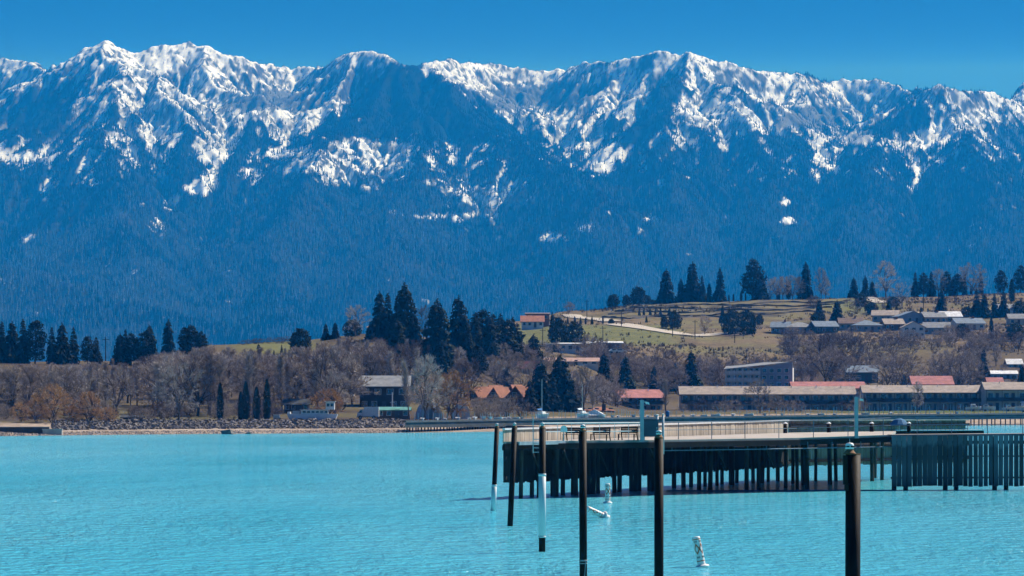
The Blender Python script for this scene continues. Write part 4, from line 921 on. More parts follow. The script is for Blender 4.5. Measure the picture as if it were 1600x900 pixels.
for px, zt, lab in ((1026.5, zy(649,203.5), 'silver steel post touching the right side of the cabinet'), (1035.5, zy(648,204), 'taller silver steel post at the start of the blue railing')):
    D = 203.8 if px < 1030 else 204.4; e = empty('steel_post', Q(px, D, 2.5)); tag(e, lab, 'post', 'silver posts on the pier')
    MB().tube((0,-.45,0), (0,-.45,zt-2.5), .075, .075, 12).build('tube', steel_l, e, None, True); MB().lathe([(.09,0),(.09,.04),(.03,.07)], 12, (0,-.45,zt-2.5)).build('cap', white_m, e)
    MB().box(-.05,.05,-.42,-.1,.62,.72).build('bracket', steel_l, e)
def deck_bench(px, D, label):
    e = empty('deck_bench', Q(px, D, 3.365), -.5); e.scale = (.85,.85,.85); tag(e, label, 'bench', 'benches on the pier')
    for s_ in (-1, 1):
        MB().extr([(s_*.62-.03,-.30,0),(s_*.62-.03,-.24,0),(s_*.62-.03,-.20,.42),(s_*.62-.03,-.28,.42)], (.06,0,0)).build('leg', wood_d, e)
        MB().extr([(s_*.62-.03,.30,0),(s_*.62-.03,.38,0),(s_*.62-.03,.26,.42),(s_*.62-.03,.30,.95),(s_*.62-.03,.24,.95),(s_*.62-.03,.18,.42)], (.06,0,0)).build('leg', wood_d, e)
        MB().box(s_*.62-.05,s_*.62+.05,-.30,.28,.60,.64).build('armrest', wood_d, e)
    for k in range(4): MB().box(-.68,.68,-.30+k*.14,-.19+k*.14,.42,.455).build('seat_slat', wood_d, e)
    for k in range(3): MB().extr([(-.68,.20+k*.02,.52+k*.15),(-.68,.235+k*.02,.52+k*.15),(-.68,.25+k*.02,.64+k*.15),(-.68,.215+k*.02,.64+k*.15)], (1.36,0,0)).build('back_slat', wood_d, e)
deck_bench(895, 199.9, 'dark slatted bench next to the round-topped board on the pier'); deck_bench(938, 201.4, 'dark slatted bench in the middle of the three on the pier'); deck_bench(981, 202.9, 'dark slatted bench nearest the lamp post and cabinet')
e = empty('notice_board', Q(881, 199.0, 3.365), .1); tag(e, 'pale round-topped notice board at the left end of the benches', 'sign')
pts = [(-.20,0,.55)] + [(.20*math.cos(q), 0, .70+.22*math.sin(q)) for q in [math.pi - math.pi*k/10 for k in range(11)]] + [(.20,0,.55)]
MB().extr(pts[::-1], (0,.03,0)).build('panel', white_m, e); MB().tube((0,.05,0), (0,.05,.75), .03, .03, 8).build('stake', steel_l, e)
e = empty('canvas_parasol', Q(1405, 246, 3.56)); tag(e, 'blue canvas canopy low on the pier beyond the plank screen', 'parasol')
mb = MB(); k_ = len(mb.v); n_ = 10
mb.lathe([(.72,.42),(.70,.50),(.40,.82),(.05,.98)], 10); mb.build('canopy', mat('blue_canvas', (.035,.15,.30), .8, .2, 3), e); MB().tube((0,0,0), (0,0,1.02), .03, .02, 8).build('pole', steel_l, e)

# ---------------------------------------------------------------- mooring piles in the water
def marker_lamp(x, y, z, k, label):
    e = empty('marker_lamp', (x, y, z)); e.scale = (k,k,k); tag(e, label, 'lamp', 'marker lamps on the piles')
    MB().lathe([(.20,0),(.17,.03),(.10,.12),(.085,.14)], 14).build('flared_base', rust_m, e, None, True)
    b = MB().lathe([(.115,.14),(.125,.16),(.125,.26),(.10,.31),(.03,.33)], 14).build('housing', white_m, e, None, True)
    for q in (-2.1,-1.05,0.0,1.05,2.1,3.14): c_, s_ = math.cos(q), math.sin(q); MB().beam((.112*c_-.05*s_,.112*s_+.05*c_,.215), (.112*c_+.05*s_,.112*s_-.05*c_,.215), .035, .045).build('lens', black_m, b)
    MB().tube((0,0,.33), (0,0,.45), .012, .006, 6).build('spike', steel_l, e)
def mooring_pile(name_px, top, basepx, base, rad, label, D=None, sleeve=None, ring=None, cap=1.0, fender=False, gull=None):
    D = D or F*H/(base-Y0); zt = zy(top, D); x0, x1 = XW(basepx, D), XW(name_px, D)
    e = empty('mooring_pile', (x0, D, 0)); tag(e, label, 'pile', 'steel mooring piles in the lake')
    dx = (x1-x0)/zt
    def seg(z0, z1, r, m, nm, cap_=True): return MB().tube((dx*z0,0,z0), (dx*z1,0,z1), r, r, 20, cap_).build(nm, m, e, None, True)
    o = seg(-2, zt, rad, steel_d, 'shaft')
    for p_ in o.data.polygons: p_.use_smooth = len(p_.vertices) == 4
    if sleeve:
        z1, z0 = zy(sleeve[0], D), zy(sleeve[1], D); seg(max(z0, -.5), z1, rad*1.10, sleeve_m, 'sleeve'); seg(z1-.10, z1, rad*1.16, sleeve_m, 'sleeve_collar')
        if z0 > .1: seg(z0, z0+.06, rad*1.16, sleeve_m, 'sleeve_collar')
    if ring:
        z = zy(ring, D); seg(z-.02, z+.03, rad*1.12, rope_m, 'rope_ring'); seg(z-.10, z-.07, rad*1.08, rope_m, 'rope_ring')
        MB().beam((rad*.6,-rad*1.02,z), (rad*.2,-rad*1.05,z-.7), .02, .02).build('rope_tail', rope_m, e)
    seg(zt, zt+.012, rad*1.02, rust_m, 'end_plate')
    if fender:
        MB().box(-rad*1.30,-rad*.72,-rad*.9,-rad*.2,zy(757,D),zt-.02).build('fender_timber', wood_d, e); MB().box(-rad*1.12,-rad*.6,-rad*1.0,-rad*.3,zy(766,D),zy(757,D)-.004).build('fender_timber', wood_d, e)
    lx_ = x1 - (rad*.45 if fender else 0)
    marker_lamp(lx_, D, zt+.012, cap, f'small white marker lamp on top of the {label.split(" standing")[0]}')
    return e
mooring_pile(776.5, 668, 770.5, 798, .125, 'leftmost pile with short pale sleeve standing in the water', sleeve=(757,800), cap=.62)
mooring_pile(804, 668, 797, 822, .128, 'slightly leaning all-dark pile standing left of the pier end', cap=.62)
mooring_pile(847.5, 669, 847, 862, .125, 'dark pile with long pale blue sleeve standing before the pier', sleeve=(740,840), cap=.62)
mooring_pile(910.5, 673.5, 911.5, 903, .122, 'dark pile with a rope ring standing beside the fallen buoy', ring=876, cap=.62)
mooring_pile(1029.5, 684.5, 1029.5, 0, .125, 'thick dark pile standing in front of the cabinet', D=5260/58.0, cap=.62)
mooring_pile(1333, 710, 1332, 0, .165, 'thickest dark pile with timber fender standing at the right', D=5260/72.0, cap=.74, fender=True)

# ---------------------------------------------------------------- buoys
def buoy(px, wl, h, label, tilt=(0,0), sink=0.0, lie=False):
    D = F*H/(wl-Y0); e = empty('marker_buoy', (XW(px, D), D, -sink)); e.rotation_euler = (tilt[0], tilt[1], .12); tag(e, label, 'buoy', 'white marker buoys')
    R = .135*h; s = h
    def ring(z0, z1, r, m, nm, prof=None): return MB().lathe(prof or [(r,z0*s),(r,z1*s)], 24).build(nm, m, e, None, True)
    ring(0,0,0,white_m,'body',[(R,-.25*s),(R,.06*s),(R*.97,.10*s),(R*.97,.95*s),(R*.9,.99*s),(R*.3,1.0*s)])
    ring(0,0,0,white_m,'collar',[(R*1.2,-.06*s),(R*1.75,-.01*s),(R*1.8,.03*s),(R*1.2,.075*s)])
    for z in (.90,.19): ring(z, z+.03, R*.985, orange_m, 'orange_band')
    def patch(nm, cells, m):
        """flat print wrapped on the cylinder: cells = quads in (angle, height)"""
        mb = MB()
        for c_ in cells: mb.poly([(R*.99*math.sin(a), -R*.99*math.cos(a), z*s) for a, z in c_])
        mb.build(nm, m, e)
    for a0 in (.75, -.55) if not lie else (.2,):
        zc = .60; w, hh, t = .78, .19, .60
        o_ = [(a0-w,zc),(a0,zc-hh),(a0+w,zc),(a0,zc+hh)]; i_ = [(a0-w*t,zc),(a0,zc-hh*t),(a0+w*t,zc),(a0,zc+hh*t)]
        cells = []
        for k in range(4):
            j = (k+1) % 4
            for n in range(4):
                f0, f1 = n/4, (n+1)/4; L2 = lambda p, q, f: (p[0]+(q[0]-p[0])*f, p[1]+(q[1]-p[1])*f)
                cells.append([L2(o_[k],o_[j],f0), L2(o_[k],o_[j],f1), L2(i_[k],i_[j],f1), L2(i_[k],i_[j],f0)])
        patch('orange_diamond', cells, orange_m)
        # dark lettering blocks above and below the diamond
        for zt_ in (.84, .33):
            cells = []
            for n in range(3):
                a = a0-.42+n*.30
                cells += [[(a,zt_-.035),(a+.06,zt_-.035),(a+.06,zt_+.035),(a,zt_+.035)], [(a+.14,zt_-.035),(a+.20,zt_-.035),(a+.20,zt_+.035),(a+.14,zt_+.035)], [(a+.06,zt_-.012),(a+.14,zt_-.012),(a+.14,zt_+.014),(a+.06,zt_+.014)]]
            patch('lettering', cells, black_m)
    return e
buoy(949.5, 786, 1.10, 'upright white buoy with orange diamond in front of the pier', (0,0))
buoy(1097, 886, 1.06, 'tilted white buoy leaning left in the open water', (-.05,-.20))
b3 = buoy(944, 809, 1.05, 'fallen white buoy lying on the water beside the roped pile', (.35,-1.16), -.08, True)
# floating line
mb = MB(); n_ = 26
pl = [Q(1042 + (1393-1042)*k/n_, 214.6 + .35*math.sin(k*.7) + 1.6*k/n_, .02) for k in range(n_+1)]
for a, b in zip(pl[:-1], pl[1:]): mb.tube(a, b, .035, .035, 5, False)
o = mb.build('floating_line', mat('blue_line', (.05,.14,.30), .6, .2, 3)); tag(o, 'thin blue floating line stretched along the front of the pier', 'rope')
# ---------------------------------------------------------------- shore: riprap, sea wall, boardwalk, boats
stone = mat('riprap_stone', (.085,.078,.075), .95, .5, .9, bump=.5, col2=(.27,.24,.22)); conc = mat('grey_concrete', (.36,.36,.35), .9, .2, .6)
srng = random.Random(21)
def rock_mb(mb, p, s, r):
    k = len(mb.v); pts = []
    for i in range(8):
        q = [(-1,-1,-1),(1,-1,-1),(1,1,-1),(-1,1,-1),(-1,-1,1),(1,-1,1),(1,1,1),(-1,1,1)][i]
        pts.append(Vector((q[0]*s*r.uniform(.45,1), q[1]*s*r.uniform(.45,1), q[2]*s*r.uniform(.3,.75))))
    R_ = Euler((r.uniform(-.6,.6), r.uniform(-.6,.6), r.uniform(0,6.28))).to_matrix()
    mb.v += [tuple(Vector(p)+R_@v) for v in pts]
    mb.f += [tuple(k+i for i in q) for q in ((0,3,2,1),(4,5,6,7),(0,1,5,4),(1,2,6,5),(2,3,7,6),(3,0,4,7))]
mb = MB()
for i in range(5200):
    px = srng.uniform(82, 632); D = float(shore_D(px)) + 15 + 12*srng.random(); g = G(px, D); t = (D-float(shore_D(px))-15)/12
    rock_mb(mb, (g.x, g.y, g.z + .05 + .35*t*srng.uniform(.2,1)), srng.choice((.13,.17,.2,.25,.3,.42)), srng)
o = mb.build('riprap', stone); tag(o, 'dark broken riprap boulders piled along the left shore', 'riprap', kind='stuff')
mb = MB()
for i in range(2600):
    px = srng.uniform(-20, 640); D = float(shore_D(px)) + 12*srng.random()**.7; g = G(px, D); rock_mb(mb, (g.x, g.y, g.z+.02), srng.uniform(.05,.17), srng)
o = mb.build('beach_stones', mat('beach_stone', (.36,.31,.27), .95, .3, 2)); tag(o, 'pale pebbles and cobbles strewn over the narrow beach', 'pebbles', kind='stuff')
def lone_rock(px, py, w, label):
    D = F*H/(py-Y0); e = MB(); rock_mb(e, (0,0,0), w, srng); o = e.build('shore_rock', stone, None, (XW(px,D), D, w*.25)); tag(o, label, 'rock', 'single rocks at the water line'); o.scale = (1.6,1,.8)
lone_rock(356, 678.5, .85, 'dark flat rock in the water before the riprap'); lone_rock(388, 678, .4, 'small rock just right of the flat rock in the water'); lone_rock(512, 676.5, .45, 'small pale rock on the beach below the houseboat')
lone_rock(560, 676, .35, 'tiny rock at the water line left of the boardwalk')
# low concrete wall at the left end of the riprap
e = empty('concrete_wall', G(74, 591)); tag(e, 'low grey concrete wall ending at the left end of the riprap', 'wall')
MB().extr([(0,-6,-1.6),(3.2,-5,-1.6),(3.2,-4,-1.6),(0,-5,-1.6)], (0,0,2.2)).build('face', conc, e); MB().extr([(0,-4.99,-1.6),(.6,-4.8,-1.6),(.6,6,-1.6),(0,6,-1.6)], (0,0,2.16)).build('return_wall', conc, e)
MB().extr([(-.1,-6.1,.605),(3.3,-5.1,.605),(3.3,-3.9,.605),(-.1,-4.9,.605)], (0,0,.12)).build('coping', conc, e)
e = empty('shore_wall', G(-40, 586)); tag(e, 'dark low retaining wall above the sand at the far left edge', 'wall')
MB().box(-8,13.0,0,.6,-.8,.55).build('face', mat('dark_wall', (.07,.065,.06), .9, .3, .7), e); MB().box(-8.1,13.05,-.1,.7,.554,.66).build('coping', conc, e)

# boardwalk on piles along the town shore
BW_PX = [633, 790, 1000, 1300, 1600, 1760]
def bwD(px): return float(np.interp(px, [633,1000,1600,1760], [637,729,861,888]))
def bwZ(px): return float(np.interp(px, [633,1600,1760], [2.30,3.10,3.2]))
bw = empty('boardwalk', Q(633, bwD(633), 0)); tag(bw, 'long dark boardwalk on piles with slim white posts along the town shore', 'boardwalk'); BO = bw.location.copy()
def wb(mb, name, m): mb.v = [(x-BO.x, y-BO.y, z-BO.z) for x, y, z in mb.v]; return mb.build(name, m, bw)
bw_m = mat('boardwalk_face', (.045,.055,.062), .85, .4, .5, stretch=(1,1,2), bump=.3); bw_c = mat('boardwalk_cap', (.075,.09,.10), .8, .25, .5)
for a, b in zip(BW_PX[:-1], BW_PX[1:]):
    p, q = Q(a, bwD(a), 0), Q(b, bwD(b), 0); za, zb = bwZ(a), bwZ(b)
    wb(MB().extr([p+Vector((0,0,za-1.33)), q+Vector((0,0,zb-1.55)), q+Vector((0,0,zb-.36)), p+Vector((0,0,za-.36))], (0,.25,0)), 'face_boards', bw_m)
    wb(MB().beam(p+Vector((0,-.05,za-.18)), q+Vector((0,-.05,zb-.18)), .34, .34), 'edge_beam', bw_c)
    wb(MB().extr([p+Vector((0,.14,za-.15)), q+Vector((0,.14,zb-.15)), q+Vector((0,7,zb-.15)), p+Vector((0,7,za-.15))], (0,0,.14)), 'deck', bw_m)
px = 636.0
while px < 792:
    D = bwD(px)+.5; x = XW(px, D); wb(MB().tube((x,D,-1.2), (x,D,bwZ(px)-1.2), .14, .14, 7), 'pile', wood_d); px += srng.choice((3.4,4.4,5.2))
px = 1508.0
while px < 1660:
    D = bwD(px)+.4; x = XW(px, D); wb(MB().tube((x,D,-1.2), (x,D,bwZ(px)-1.3), .16, .16, 7), 'pile', wood_d); px += srng.choice((5.0,7.5,9.0))
wpost = mat('pale_blue_post', (.50,.58,.66), .5, .15, 2); px = 648.0; post_me = MB().tube((0,0,0), (0,0,1.0), .055, .045, 6).mesh('post', wpost)
while px < 1625:
    D = bwD(px) + srng.uniform(.1, 2.0); hgt = (1.35 + .75*min(1, max(0, (px-800)/600)))*srng.uniform(.8,1.15); o = mesh_obj('post', post_me, bw, (XW(px,D)-BO.x, D-BO.y, bwZ(px)-.02)); o.scale = (1,1,hgt)
    px += srng.choice((3.2,4.2,5.5,7,9)) if px < 1000 else srng.choice((4.5,6,8,11))
for px in (1338,1358,1374,1390,1408,1427,1447,1475,1493,1522,1548,1573,1597):  # dark fence posts at the right
    D = bwD(px)-.1; wb(MB().tube((XW(px,D),D,bwZ(px)-.3), (XW(px,D),D,bwZ(px)+1.2), .06, .06, 6), 'fence_post', wood_d)

hull_m = mat('boat_white', (.76,.76,.74), .35, .1, 1.5); cover_b = mat('boat_cover_blue', (.03,.14,.34), .8, .2, 3); glass_m = mat('boat_glass', (.03,.05,.07), .1, .1, 3, spec=.8)
def hull(L, w, h):
    m = MB(); n = 7; rows_ = []
    for i in range(n):
        t = i/(n-1); b = w/2*math.sin(math.pi*min(1,.30+.70*(1-t)))**.7 if t < .98 else .02; rows_.append((-L/2+L*t, max(b, .03), h*(.85+.3*t*t)))
    for i in range(n-1):
        x0, b0, h0 = rows_[i]; x1, b1, h1 = rows_[i+1]
        for s_ in (-1, 1): m.quad((x0,s_*b0,h0),(x1,s_*b1,h1),(x1,s_*b1*.55,0),(x0,s_*b0*.55,0))
        m.quad((x0,-b0*.55,0),(x1,-b1*.55,0),(x1,b1*.55,0),(x0,b0*.55,0)); m.quad((x0,-b0,h0-.06),(x1,-b1,h1-.06),(x1,b1,h1-.06),(x0,b0,h0-.06))
    x0, b0, h0 = rows_[0]; m.quad((x0,-b0,h0),(x0,b0,h0),(x0,b0*.55,0),(x0,-b0*.55,0))
    return m
dink = hull(2.9, 1.2, .55).mesh('hull', hull_m); dinkt = MB().box(-.5,-.25,-.52,.52,.36,.40).box(.4,.65,-.45,.45,.36,.40).mesh('thwart', wood_w)
spots = [660,683,696,716,733,742,756,766,778,788,796,806,816,957,966,990,1012,1024,1068,1082,1100,1118,1146,1170,1195,1222,1262,1283,1304,1352,1392,1466,1495]
for i, px in enumerate(spots):
    D = bwD(px)+srng.uniform(1.0,3.5); e = empty('dinghy', (XW(px,D), D, bwZ(px)), srng.choice((1.3,1.6,1.8,4.6,.5))); sc = srng.uniform(.6,.95); e.scale = (sc,sc,sc)
    mesh_obj('hull', dink, e); mesh_obj('thwart', dinkt, e)
    half = i if i < 18 else i-18
    tag(e, f'small white dinghy, {ORD[half]} from left ' + ('along the boardwalk left of the blue barrel' if i < 18 else 'along the boardwalk before the tan motels'), 'dinghy', 'white dinghies on the boardwalk')
def sailboat(px, topy, label, cov):
    D = bwD(px)+3.0; z = bwZ(px); e = empty('sailboat', (XW(px,D), D, z), 1.2); tag(e, label, 'sailboat', 'sailboats with tall masts')
    hull(6.2,2.0,1.0).build('hull', hull_m, e); MB().extr([(-1.2,-.6,.95),(1.2,-.6,.95),(.9,-.5,1.45),(-1.1,-.5,1.45)], (0,1.2,0)).build('cabin', hull_m, e)
    MB().tube((.3,0,.9), (.3,0,zy(topy,D)-z), .06, .04, 8).build('mast', alu, e); MB().tube((.3,0,1.75), (-2.4,0,1.8), .05, .05, 8).build('boom', alu, e)
    MB().extr([(-2.4,-.16,1.70),(.2,-.18,1.66),(.2,0,2.1),(-2.4,0,1.98)], (0,.2,0)).build('sail_cover', cov, e)
sailboat(846, 592, 'sailboat with tall pale mast and blue sail cover at the boardwalk', cover_b); sailboat(909, 600, 'sailboat with thinner mast beside the tiled pavilions', hull_m)
D = bwD(929)+4; e = empty('tented_boat', (XW(929,D), D, bwZ(929)), 0); tag(e, 'boat under a peaked white tarpaulin right of the sailboats', 'boat')
hull(4.6,1.8,.6).build('hull', hull_m, e); MB().poly([(-2.2,-.95,.5),(2.2,-.95,.5),(1.6,0,1.05),(0,0,1.75),(-1.6,0,1.05)]).poly([(2.2,.95,.5),(-2.2,.95,.5),(-1.6,0,1.05),(0,0,1.75),(1.6,0,1.05)]).tri((-2.2,-.95,.5),(-1.6,0,1.05),(-2.2,.95,.5)).tri((2.2,-.95,.5),(2.2,.95,.5),(1.6,0,1.05)).build('tarpaulin', white_m, e)
D = bwD(1043)+2; e = empty('drum_bin', (XW(1043,D), D, bwZ(1043))); tag(e, 'bright blue barrel bin on the boardwalk left of the tan motel', 'bin'); MB().lathe([(.42,0),(.46,.4),(.46,.9),(.40,1.25),(.1,1.32)], 14).build('body', cover_b, e, None, True); MB().lathe([(.48,.88),(.48,.96)], 14).build('band', navy_m, e)
def motorboat(px, py, L, label, cov, rz=.1, D=None):
    D = D or D_at(px, py); g = G(px, D); e = empty('motorboat', (g.x, g.y, g.z+.05), rz); tag(e, label, 'motorboat', 'motorboats on trailers')
    h = hull(L, L*.36, L*.17).build('hull', hull_m, e); h.location.z = .45; z = .45+L*.17
    MB().extr([(-L*.18,-L*.13,z-.05),(L*.2,-L*.11,z-.05),(L*.10,-L*.10,z+L*.10),(-L*.14,-L*.12,z+L*.10)], (0,L*.24,0)).build('cabin', hull_m, e); MB().extr([(-L*.10,-L*.135,z+L*.02),(L*.12,-L*.125,z+L*.02),(L*.08,-L*.115,z+L*.07),(-L*.09,-L*.125,z+L*.07)], (0,.02,0)).build('window', glass_m, e)
    MB().extr([(-L*.2,-L*.15,z+L*.105),(L*.12,-L*.13,z+L*.105),(L*.08,-L*.10,z+L*.15),(-L*.16,-L*.12,z+L*.15)], (0,L*.26,0)).build('cover', cov, e)
    for s_ in (-1,1): MB().tube((-.3,s_*L*.14,.26), (-.3,s_*L*.17,.26), .26, .26, 12).build('wheel', black_m, e)
    MB().box(-L*.3,L*.62,-.06,.06,.38,.46).build('trailer_beam', steel_b, e)
motorboat(1247, 645, 5.6, 'white and blue motorboat on the lawn before the middle motel wing', cover_b, .1, bwD(1247)+9)
motorboat(1521, 640, 4.6, 'left one of two covered white boats on the right lawn', hull_m, .15, 905); motorboat(1541, 639, 5.0, 'right one of two covered white boats on the right lawn', mat('boat_cover_tan', (.30,.24,.18), .9), -.1, 906)
motorboat(1604, 640, 7.5, 'large white boat cut off by the right edge of the picture', hull_m, .4, 905); motorboat(1576, 637, 4.0, 'small teal-covered boat on the right lawn near the edge', mat('boat_cover_teal', (.04,.22,.24), .9), .2, 915)

# ---------------------------------------------------------------- buildings
wallm = {k: mat('wall_'+k, c, .85, .12, .5) for k, c in {'white': (.66,.66,.63), 'cream': (.55,.52,.45), 'tan': (.42,.36,.28), 'grey': (.30,.32,.33), 'blue': (.22,.28,.34), 'brown': (.10,.07,.05), 'dark': (.045,.045,.045), 'teal': (.06,.12,.13), 'brick': (.22,.10,.07)}.items()}
roofm = {k: mat('roof_'+k, c, .85, .22, .7, bump=.2) for k, c in {'red': (.40,.16,.145), 'tan': (.36,.30,.25), 'grey': (.24,.25,.26), 'dark': (.05,.055,.06), 'teal': (.10,.30,.28), 'terracotta': (.34,.14,.08), 'pink': (.42,.27,.22), 'white': (.68,.69,.70), 'blue': (.17,.22,.28), 'brown': (.15,.10,.075)}.items()}
pane_m = mat('window_glass', (.015,.022,.03), .08, .2, 1, spec=.8); frame_m = mat('window_frame', (.62,.62,.60), .6, .05, 2); door_m = mat('door_paint', (.07,.08,.10), .6, .15, 2)
trim_m = mat('roof_trim', (.40,.38,.35), .7, .1, 1)
def win(parent, x, z, w, h, y=0.0, m=frame_m):
    f = MB().box(x-w/2-.08, x+w/2+.08, y-.06, y-.004, z-.08, z+h+.08).build('window', m, parent); MB().box(x-w/2, x+w/2, y-.085, y-.064, z, z+h).build('pane', pane_m, f); return f
def door(parent, x, z, w=.95, h=2.05, y=0.0, m=door_m):
    d = MB().box(x-w/2, x+w/2, y-.06, y-.004, z, z+h).build('door', m, parent); MB().box(x+w/2-.16, x+w/2-.08, y-.10, y-.063, z+1.0, z+1.1).build('handle', steel_l, d); return d
def house(name, px, base, w_px, wall_h, roof_h, wall, roof, label, cat='house', ridge='x', depth=None, rz=0.0, D=None, nwin=2, ndoor=1, storeys=1, chimney=False, hip=False, group=None, dmax=1700, over=.5, sink=1.0, win_rows=None, fit=False):
    """gabled or hipped building; base row gives the distance, w_px its width in the photo"""
    D = D or D_at(px, base, None, dmax); w = w_px/F*D; d = depth or w*.7; g = G(px, D); e = empty(name, (g.x, g.y, g.z if fit else zy(base, D)), rz); tag(e, label, cat, group); x0, x1 = -w/2, w/2; h = wall_h
    MB().box(x0, x1, 0, d, -sink-1.5, h).build('wall', wallm[wall], e); o = over; rm = roofm[roof]; r = MB(); th = .16
    if hip:
        rx = max(0, w/2-d/2); m0, m1 = (-rx, d/2, h+roof_h), (rx, d/2, h+roof_h); a, b, c, q = (x0-o,-o,h-.02),(x1+o,-o,h-.02),(x1+o,d+o,h-.02),(x0-o,d+o,h-.02)
        r.quad(a,b,m1,m0) if rx else r.tri(a,b,m0); r.quad(c,q,m0,m1) if rx else r.tri(c,q,m0); r.tri(b,c,m1); r.tri(q,a,m0); r.quad(a,q,c,b)
    elif ridge == 'x':
        k = roof_h/(d/2); ez = h-o*k
        r.extr([(x0-o,-o,ez),(x0-o,d/2,h+roof_h),(x0-o,d+o,ez),(x0-o,d+o,ez+th),(x0-o,d/2,h+roof_h+th),(x0-o,-o,ez+th)], (w+2*o,0,0))
        for xs_ in (x0, x1-.12): MB().extr([(xs_,.001,h),(xs_,d-.001,h),(xs_,d/2,h+roof_h-.02)], (.12,0,0)).build('gable', wallm[wall], e)
    else:
        k = roof_h/(w/2); ez = h-o*k
        r.extr([(x0-o,-o,ez),(x0-o,-o,ez+th),(0,-o,h+roof_h+th),(x1+o,-o,ez+th),(x1+o,-o,ez),(0,-o,h+roof_h)], (0,d+2*o,0))
        for ys_ in (0, d-.12): MB().extr([(x0+.001,ys_,h),(x1-.001,ys_,h),(0,ys_,h+roof_h-.02)], (0,.12,0)).build('gable', wallm[wall], e)
    ro = r.build('roof', rm, e); st = h/storeys
    if chimney: MB().box(w*.18, w*.18+.7, d*.45, d*.45+.7, h+roof_h*.5, h+roof_h+.9).build('chimney', wallm['brick'], ro)
    for s_ in range(storeys):
        n = nwin + (ndoor if s_ == 0 else 0); k = 0
        for i in range(n):
            xx = x0 + w*(i+.5)/n
            if s_ == 0 and ndoor and i == n//2: door(e, xx, .05)
            else: win(e, xx, s_*st+.9, min(1.3, w/n*.5), min(1.15, st*.45))
    return e
def motel(px0, px1, D, z0, label, roof, name='motel_wing', wall='cream', h=5.3, ridge_h=1.9, depth=11.0, bays=None, gable_left=True, rz=0.0):
    xa, xb = XW(px0, D), XW(px1, D); w = xb-xa; e = empty(name, (xa, D, z0), rz); tag(e, label, 'motel', 'waterfront motel wings'); bays = bays or max(3, int(round(w/4.2))); bw_ = w/bays
    MB().box(0, w, 1.6, depth, -1.5, h).build('wall', wallm[wall], e); d = depth+.8; k = ridge_h/((depth+1.2)/2); r = MB(); yo = -.4
    r.extr([(-.5,yo,h-.1),(-.5,yo+(depth+.8)/2,h+ridge_h),(-.5,depth+.5,h-.1),(-.5,depth+.5,h+.1),(-.5,yo+(depth+.8)/2,h+ridge_h+.2),(-.5,yo,h+.1)], (w+1.0,0,0)); ro = r.build('roof', roofm[roof], e)
    MB().box(-.5,w+.5,yo-.06,yo-.005,h-.16,h+.10).build('eave_trim', roofm['brown'], ro)
    for i in range(max(2, int(w/7))): MB().tube((w*(i+.5)/max(2,int(w/7)),depth*.42,h+ridge_h*.8), (w*(i+.5)/max(2,int(w/7)),depth*.42,h+ridge_h+.42), .12, .12, 8).build('roof_vent', white_m, ro)
    for xs_ in (0.0, w-.15): MB().extr([(xs_,1.6,h),(xs_,depth,h),(xs_,(depth)/2,h+ridge_h-.15)], (.15,0,0)).build('gable', wallm['white' if roof == 'red' else wall], e)
    MB().box(0, w, -.05, 1.595, 2.55, 2.72).build('balcony', wallm['dark'], e); rl = MB().box(0, w, -.05, .0, 3.55, 3.64).build('balcony_rail', wallm['dark'], e)
    MB().box(0, w, -.02, -.01, 2.74, 3.52).build('balcony_panel', wallm['dark'], rl)
    for i in range(bays+1):
        x = min(max(i*bw_, .08), w-.08); MB().box(x-.07, x+.07, -.2, -.06, -.5, h-.14).build('column', wallm['brown'], e)
    for i in range(bays):
        for s_ in range(2):
            win(e, i*bw_+bw_*.33, s_*2.72+.35, 1.35, 1.75, 1.6); door(e, i*bw_+bw_*.75, s_*2.72+.05, .95, 2.1, 1.6, door_m)
    if gable_left:
        for yy in (3.6, 6.6):
            f = MB().box(-.06,-.004,yy-.5,yy+.5,3.6,4.6).build('window', frame_m, e); MB().box(-.085,-.064,yy-.42,yy+.42,3.7,4.5).build('pane', pane_m, f)
    return e
MZ = 3.55
motel(972, 1047, 955, zy(646,955), 'two-storey white motel wing with pinkish red roof and white gable end', 'red', wall='white', h=4.35, ridge_h=2.3, depth=9, rz=.42)
motel(1064, 1336, 948, zy(645.5,948), 'long middle motel wing with tan roof and dark balconies', 'tan', h=5.2, ridge_h=2.2)
motel(1350, 1540, 940, zy(642.5,940), 'right motel wing with tan roof behind the two covered boats', 'tan', h=5.1, ridge_h=2.0)
motel(1541, 1640, 930, zy(641.5,930), 'rightmost motel wing with higher tan roof at the picture edge', 'tan', h=5.7, ridge_h=2.0, gable_left=False)
house('gabled_house', 962, 645, 12, 3.2, .9, 'white', 'brown', 'low pale annex at the left end of the red-roofed motel', 'annex', 'x', 5, D=950, nwin=1, ndoor=0)
house('restaurant_hall', 1295, 619, 112, 2.4, 1.9, 'cream', 'red', 'long hall with pinkish red roof behind the middle motel wing', 'hall', 'x', 12, D=1022, nwin=6)
house('restaurant_hall', 1458, 617, 62, 3.2, 2.4, 'tan', 'red', 'low hall with red centre roof behind the right motel wing', 'hall', 'x', 12, D=1010, nwin=4); house('small_shed', 1556, 612, 22, 2.4, 1.8, 'tan', 'red', 'small red-roofed shed beside the dome-shaped trees', 'shed', 'x', 8, D=1015, nwin=1)
